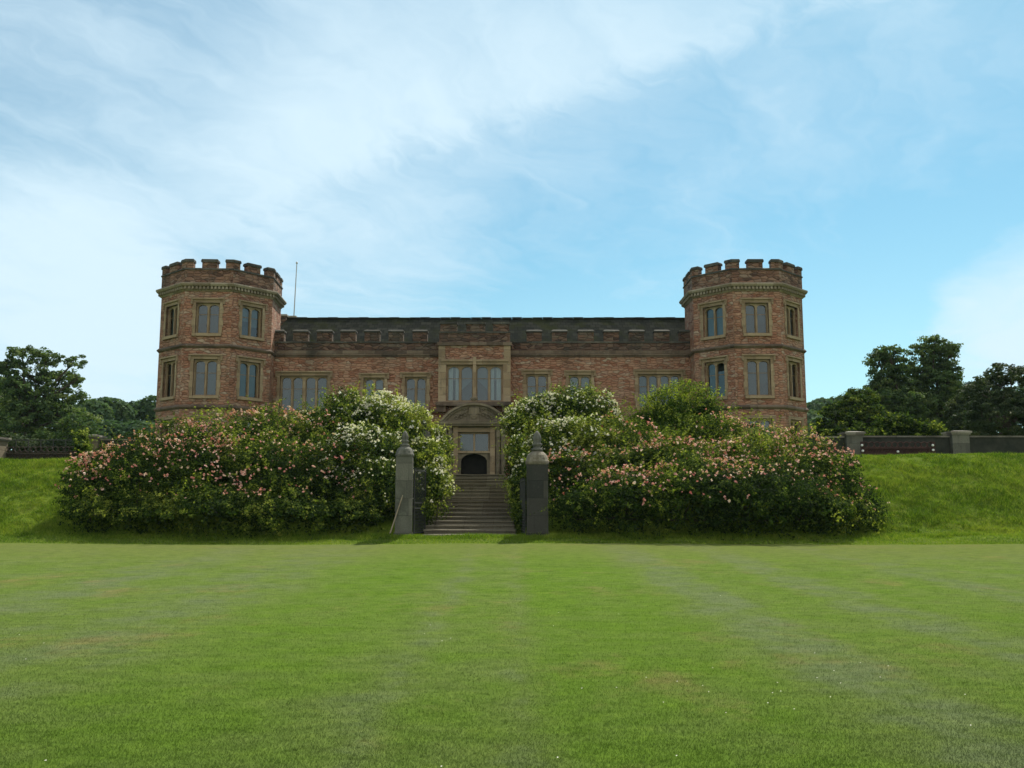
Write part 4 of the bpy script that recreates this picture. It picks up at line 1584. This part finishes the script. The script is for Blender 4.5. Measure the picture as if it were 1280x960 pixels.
bush('white_rose_bush', 'loose white-flowered rose bush behind the dark gate pier', 'rose bush',
     [(655, 545, 24, 40, 38.6), (672, 530, 34, 36, 39.2), (705, 526, 42, 38, 39.4), (742, 533, 36, 42, 39.2), (700, 575, 50, 54, 37.2), (648, 590, 16, 50, 36.6), (660, 615, 26, 48, 35.6), (745, 585, 40, 54, 36.8), (655, 650, 14, 26, 34.6)],
     42000, M['leaf_rose_pale'], .085, 7, (M['whitep'], 1250, .070, above_row(2.1, 4.2)), 'flowering rose bushes on the bank')
bush('green_shrub', 'fresh green flowerless shrub rising between the right-hand roses', 'shrub',
     [(812, 545, 32, 42, 39), (850, 528, 48, 44, 39), (885, 533, 28, 38, 39), (850, 570, 60, 46, 37.6), (835, 605, 60, 56, 36.4)],
     34000, M['leaf_shrub'], .085, 10, None, None)
bush('pink_rose_bush', 'broad pink-flowered rose bush running right from the dark gate pier', 'rose bush',
     [(765, 575, 40, 52, 37), (800, 592, 50, 58, 36.2), (905, 572, 46, 56, 37), (945, 582, 60, 54, 36.6), (1000, 596, 56, 56, 36), (1042, 616, 42, 52, 35.4), (1086, 644, 26, 30, 34.6),
      (720, 624, 46, 56, 35), (780, 618, 66, 62, 35), (855, 612, 76, 66, 35), (930, 614, 76, 64, 35), (1000, 626, 62, 54, 34.4), (1045, 645, 40, 34, 34.2),
      (725, 643, 44, 34, 33.2), (790, 634, 64, 48, 32.9), (870, 628, 74, 54, 32.7), (950, 632, 74, 50, 32.7), (1020, 644, 56, 38, 33.0), (1080, 655, 30, 20, 33.8)],
     66000, M['leaf_rose'], .085, 13, (M['pink'], 1900, .070, above_row(1.3, 3.4)), 'flowering rose bushes on the bank')


def tree(name, label, lst, n, lm, size, seed, trunk, group=None, depth=.9, limb=True, rough=.22, freq=.6, gap=.25, shell=(.45, 1.05), cat='tree', ground=None, inner=.2):
    blobs = pxblobs(lst, depth)
    (tx, ty) = trunk[:2]
    zb_ = gz(tx, ty)
    e = empty(name, (tx, ty, zb_), label, cat, group)
    # leaves grow in flattened sprays scattered through the crown
    nc = max(20, n // 42)
    C_, Cn = blob_points(blobs, nc, None, seed, rough, freq, shell, .75, gap)
    idx = rng.integers(0, nc, n)
    cr = size * rng.uniform(1.0, 2.6, nc)
    off = rng.normal(size=(n, 3))
    off /= np.linalg.norm(off, axis=1, keepdims=True)
    off *= (rng.uniform(.2, 1, n) ** .6)[:, None] * cr[idx][:, None]
    off[:, 2] *= .55
    P = C_[idx] + off
    Nn = Cn[idx] * .4 + off / np.maximum(cr[idx][:, None], .01) * .5
    NA = jitter(Nn, .6, .5)
    L = size * rng.uniform(.55, 1.4, len(P))
    tv = np.clip(.45 + .20 * pnoise(P, freq * .8, seed + 3) + .14 * rng.normal(size=len(P)) + .16 * rng.normal(size=nc)[idx], 0, 1)
    np_mesh('crown', leaf_quads(P, NA, L, L * .65), 4, tv, lm, e)
    m = MB()
    r0 = trunk[2]
    zt_ = trunk[3]
    top = Vector((tx + random.uniform(-.3, .3), ty, zt_))
    m.tube([(tx, ty, zb_ - .1), (tx, ty, zb_ + .4), Vector((tx, ty, zb_)).lerp(top, .5) + Vector((random.uniform(-.15, .15), 0, 0)), top], [r0 * 1.5, r0 * 1.1, r0 * .9, r0 * .6], 9)
    if limb:
        for b in blobs:
            c = Vector(b[0])
            s0 = Vector((tx, ty, zb_)).lerp(top, random.uniform(.55, 1.0))
            mid = s0.lerp(c, .5) + Vector((random.uniform(-.4, .4), random.uniform(-.4, .4), random.uniform(-.2, .5)))
            m.tube([s0, mid, c, c + Vector((0, 0, b[1][2] * .6))], [r0 * .38, r0 * .26, r0 * .13, r0 * .05], 6)
            for _ in range(3):
                tip = c + Vector((random.uniform(-.8, .8) * b[1][0], random.uniform(-.8, .8) * b[1][1], random.uniform(-.2, .8) * b[1][2]))
                m.tube([mid.lerp(c, .7), tip], [r0 * .12, r0 * .03], 5)
    m.build('trunk', M['bark'], e)
    return e


G_T = 'trees beyond the terrace'
tree('oak_tree', 'gappy dark oak with sky showing through, at the far left', [
    (28, 445, 20, 13, 74), (60, 448, 17, 12, 75), (8, 462, 18, 15, 74), (92, 453, 12, 10, 75), (96, 475, 9, 10, 74), (45, 468, 20, 14, 74), (75, 475, 20, 14, 76), (20, 485, 26, 16, 73), (60, 495, 28, 17, 75),
    (95, 498, 13, 11, 75), (5, 510, 26, 18, 75), (40, 520, 34, 20, 73), (78, 522, 26, 18, 74), (100, 532, 22, 16, 72), (15, 545, 40, 20, 73), (70, 548, 36, 18, 73), (-25, 480, 30, 34, 76), (-30, 530, 36, 34, 76)],
    52000, M['leaf_oak'], .20, 2, (xr(38, 74.5), 74.5, .42, zr(505, 74.5)), G_T, gap=.55, rough=.30, freq=.8)
tree('round_tree', 'low rounded green tree at the left end of the right-hand group', [
    (1062, 515, 28, 22, 64), (1045, 530, 26, 20, 63), (1075, 500, 20, 16, 65), (1085, 530, 26, 22, 63), (1060, 545, 40, 16, 62)],
    26000, M['leaf_rose'], .17, 5, (xr(1064, 64), 64, .25, zr(525, 64)), G_T)
tree('tall_tree', 'left of two tall trees standing behind the right-hand terrace wall', [
    (1112, 443, 15, 9, 70), (1098, 450, 11, 8, 70), (1122, 456, 15, 10, 71), (1108, 472, 20, 14, 70), (1095, 490, 18, 14, 70), (1128, 485, 18, 14, 71), (1112, 505, 30, 18, 69), (1095, 525, 26, 18, 69), (1130, 522, 26, 20, 70)],
    34000, M['leaf_oak'], .19, 8, (xr(1112, 70), 70, .34, zr(500, 70)), G_T, gap=.7, rough=.32)
tree('tall_tree', 'taller of two trees behind the right-hand terrace wall, with an airy top', [
    (1168, 430, 16, 10, 72), (1186, 437, 13, 9, 72), (1152, 442, 13, 10, 72), (1175, 452, 22, 13, 73), (1150, 465, 18, 14, 72), (1190, 466, 15, 12, 72), (1170, 482, 32, 18, 72), (1195, 492, 16, 18, 73),
    (1150, 505, 28, 20, 71), (1185, 515, 32, 22, 72), (1160, 535, 36, 18, 71)],
    42000, M['leaf_oak'], .19, 11, (xr(1168, 72), 72, .36, zr(498, 72)), G_T, gap=.75, rough=.32)
tree('holm_oak', 'dense dark rounded tree at the right edge of the photo', [
    (1238, 496, 30, 30, 55), (1264, 484, 36, 28, 55), (1294, 486, 42, 34, 56), (1228, 525, 22, 26, 54), (1262, 525, 44, 30, 54), (1305, 530, 40, 34, 54), (1222, 545, 18, 16, 54)],
    42000, M['leaf_dark'], .14, 14, (xr(1258, 55), 55, .35, zr(520, 55)), G_T, rough=.14, gap=.1, shell=(.6, 1.03))
tree('dark_tree', 'dark bushy tree filling the gap before the dense tree at the right edge', [
    (1215, 495, 16, 16, 66), (1205, 515, 20, 20, 66), (1212, 535, 22, 18, 65), (1222, 488, 10, 8, 66)],
    16000, M['leaf_dark'], .17, 17, (xr(1210, 66), 66, .25, zr(525, 66)), G_T)


def small_shrub(label, lst, n, seed, lm='leaf_rose', spr=40):
    bush('young_shrub', label, 'shrub', lst, n, M[lm], .13, seed, None, 'shrubs behind the terrace wall', None, spr, .5, False)


small_shrub('bright green shrub peeping over the wall below the tall trees, nearer the left pier', [(1122, 535, 22, 16, 47), (1112, 548, 18, 14, 47), (1135, 548, 14, 14, 47)], 4200, 3)
small_shrub('small bright green shrub over the wall, close to the stouter right pier', [(1157, 540, 13, 11, 47), (1165, 548, 12, 12, 47)], 2200, 6)
small_shrub('yellow-green climbing sprig beside the pale left terrace pier', [(101, 550, 5, 11, 40.4), (103, 562, 7, 9, 40.2)], 900, 9, 'leaf_rose_pale', 6)
small_shrub('dark shrub behind the left pierced railing', [(20, 560, 36, 14, 45), (75, 562, 40, 12, 45.5), (-30, 560, 40, 16, 45)], 8000, 12, 'leaf_dark')

# far woods: one mass on each side that nobody could count
def woods(lst, n, size, seed, label):
    blobs = pxblobs(lst, .8)
    P, Nn = blob_points(blobs, n, None, seed, .2, .35, (.7, 1.04), .5, .15)
    L = size * rng.uniform(.6, 1.4, len(P))
    tv = np.clip(.45 + .25 * pnoise(P, .3, seed + 3) + .16 * rng.normal(size=len(P)), 0, 1)
    o = np_mesh('woodland', leaf_quads(P, jitter(Nn, .6, .4), L, L * .7), 4, tv, M['leaf_wood'])
    return tag(o, label, 'woodland', kind='stuff')


woods([(110, 525, 28, 24, 115), (140, 520, 26, 22, 120), (165, 522, 26, 22, 125), (190, 520, 26, 22, 125), (125, 545, 40, 18, 110), (170, 545, 44, 18, 112), (60, 530, 40, 30, 125), (0, 520, 50, 40, 130), (225, 530, 40, 24, 125)],
      26000, .55, 1, 'green wooded slope between the oak and the left tower')
woods([(1030, 512, 20, 14, 190), (1015, 520, 20, 16, 185), (1050, 508, 16, 12, 190), (1000, 530, 30, 18, 180), (1040, 540, 40, 20, 150), (1090, 535, 60, 24, 150), (1180, 530, 60, 30, 160), (1270, 530, 60, 40, 160)],
      22000, .75, 2, 'distant bluish wood between the right tower and the round tree')

# ------------------------------------------------------------------ terrace walls, piers and pierced panels
YTW = 41.5


def tpier(px0, px1, rt, rb, Y, label, m_='pier'):
    a, b = xr(px0, Y, 555), xr(px1, Y, 555)
    zt_ = zr(rt, Y)
    cx_ = (a + b) / 2
    zb_ = gz(cx_, Y) - .1
    e = empty('terrace_pier', (cx_, Y, zb_), label, 'pier', 'square stone piers along the terrace')
    h = (b - a) / 2
    m = MB()
    m.box(cx_ - h, cx_ + h, Y - h, Y + h, zb_, zt_ - .20)
    m.box(cx_ - h - .03, cx_ + h + .03, Y - h - .03, Y + h + .03, zb_ - .02, zb_ + .3)
    m.build('shaft', M[m_], e)
    m = MB()
    g = .10
    m.box(cx_ - h - g * .5, cx_ + h + g * .5, Y - h - g * .5, Y + h + g * .5, zt_ - .198, zt_ - .13)
    m.box(cx_ - h - g, cx_ + h + g, Y - h - g, Y + h + g, zt_ - .128, zt_ - .045)
    m.add([(cx_ - h - g, Y - h - g, zt_ - .043), (cx_ + h + g, Y - h - g, zt_ - .043), (cx_ + h + g, Y + h + g, zt_ - .043), (cx_ - h - g, Y + h + g, zt_ - .043),
           (cx_ - h * .5, Y - h * .5, zt_), (cx_ + h * .5, Y - h * .5, zt_), (cx_ + h * .5, Y + h * .5, zt_), (cx_ - h * .5, Y + h * .5, zt_)],
          [(0, 1, 5, 4), (1, 2, 6, 5), (2, 3, 7, 6), (3, 0, 4, 7), (4, 5, 6, 7), (3, 2, 1, 0)])
    m.build('cap', M['coping'], e)


tpier(1055, 1075, 539.5, 572, YTW, 'square stone terrace pier rising at the right end of the pink roses')
tpier(1186, 1207, 538.5, 570, YTW, 'stout square stone pier between the red-brown panel and the dark tree')
tpier(109, 126, 543.5, 570, YTW, 'pale capped stone pier half hidden behind the left pink roses', 'ashlar_grey')
tpier(-24, 2.5, 545.5, 572, YTW - 1, 'stone pier with a pale cap cut by the left edge of the photo', 'ashlar_grey')


def twall(px0, px1, rt, Y, label):
    a, b = xr(px0, Y, 550), xr(px1, Y, 550)
    zt_ = zr(rt, Y)
    zb_ = gz((a + b) / 2, Y) - .2
    e = empty('terrace_wall', ((a + b) / 2, Y, zb_), label, 'wall', 'dark garden walls along the terrace')
    m = MB()
    m.box(a, b, Y - .14, Y + .14, zb_, zt_ - .07)
    m.build('wall', M['oldwall'], e)
    m = MB()
    m.box(a, b, Y - .19, Y + .19, zt_ - .068, zt_)
    m.build('coping', M['coping'], e)


twall(1008, 1054, 545.5, YTW, 'short dark garden wall between the right tower and the first terrace pier')
twall(1076, 1185, 545, YTW, 'dark garden wall with a thin pale coping behind the red-brown panel')
twall(1208, 1320, 545, YTW, 'dark garden wall under the dense tree at the right edge')
twall(127, 230, 549, YTW, 'dark garden wall behind the left pink roses')


def pierced(px0, px1, r0, r1, Y, label, m_, bolts=False, rows=2):
    """terracotta screen of linked rings over a rail of lozenges"""
    a, b = xr(px0, Y, 555), xr(px1, Y, 555)
    z1 = zr(r0, Y)
    z0_ = max(zr(r1, Y), 0)
    zg = gz((a + b) / 2, Y)
    e = empty('pierced_screen', ((a + b) / 2, Y, zg), label, 'balustrade', 'pierced terracotta screens on the terrace')
    zmid = z0_ + (z1 - z0_) * .46
    m = MB()
    m.box(a, b, Y - .05, Y + .05, z0_ - .12, z0_ + .04)
    m.box(a, b, Y - .05, Y + .05, zmid - .035, zmid + .035)
    nseg = max(6, int((b - a) / .24))
    for i in range(nseg):       # scalloped top edge
        xa_, xb_ = a + (b - a) * i / nseg, a + (b - a) * (i + 1) / nseg
        c = (xa_ + xb_) / 2
        r_ = (xb_ - xa_) / 2 * .98
        zc = z1 - r_ - .03
        m.tube([(c + r_ * math.cos(t * math.pi / 6), Y, zc + r_ * math.sin(t * math.pi / 6)) for t in range(13)], .028, 6)
        m.box(c - r_ * .45, c + r_ * .45, Y - .02, Y + .02, zmid + .036, zc - r_ + .01)
    m.build('ring_course', M[m_], e)
    m = MB()
    for i in range(nseg * 2):
        xa_, xb_ = a + (b - a) * i / (nseg * 2), a + (b - a) * (i + 1) / (nseg * 2)
        m.tube([(xa_, Y - .01, z0_ + .04), (xb_, Y - .01, zmid - .036)], .022, 5)
        m.tube([(xb_, Y + .012, z0_ + .04), (xa_, Y + .012, zmid - .036)], .022, 5)
    m.box(a, b, Y + .03, Y + .05, z0_ + .042, zmid - .037)
    m.build('lattice', M[m_], e)
    for x in (a, b):
        m = MB()
        m.box(x - .07, x + .07, Y - .07, Y + .07, zg - .1, z1 - .02)
        m.build('end_post', M[m_], e)
    if bolts:
        for px, py in ((1077.5, 556.5), (1078.5, 563.5), (1166, 556.5), (1166.5, 562.5), (1122.5, 564.5)):
            p = at(px, py, Y - .09)
            m = MB()
            m.lathe((0, 0, 0), [(.01, -.05), (.045, -.035), (.055, 0), (.045, .035), (.01, .05)], 8)
            m.build('white_stud', M['white'], e, Matrix.Translation(p))


pierced(1078, 1166, 551.5, 567, YTW - .8, 'red-brown pierced terracotta screen with white studs in front of the dark wall', 'terracotta', True)
pierced(4, 108, 557.5, 575, YTW - .6, 'mossy dark pierced screen on the left terrace under the oak', 'terracotta_dark')
m = MB()
a, b = xr(2, YTW), xr(110, YTW)
zt_ = zr(549.5, YTW)
rl = empty('iron_railing', ((a + b) / 2, YTW, gz((a + b) / 2, YTW)), 'thin dark iron railing above the mossy pierced screen', 'railing')
m.box(a, b, YTW - .02, YTW + .02, zt_ - .04, zt_)
m.build('rail', M['iron'], rl)
for i in range(7):
    x = a + (b - a) * (i + .5) / 7
    m = MB()
    m.box(x - .018, x + .018, YTW - .018, YTW + .018, gz(x, YTW) - .1, zt_ - .042)
    m.build('post', M['iron'], rl)

# ------------------------------------------------------------------ a little summer haze in the air
hz = bpy.data.materials.new('summer_haze')
hz.use_nodes = True
hz.node_tree.nodes.clear()
ho = hz.node_tree.nodes.new('ShaderNodeOutputMaterial')
hv = hz.node_tree.nodes.new('ShaderNodeVolumePrincipled')
hv.inputs['Density'].default_value = .00009
hv.inputs['Color'].default_value = (.72, .92, .95, 1)
hv.inputs['Anisotropy'].default_value = .1
hz.node_tree.links.new(hv.outputs[0], ho.inputs['Volume'])
m = MB()
m.box(-950, 950, -230, 1550, -1.5, 45)
tag(m.build('haze', hz), kind='stuff')
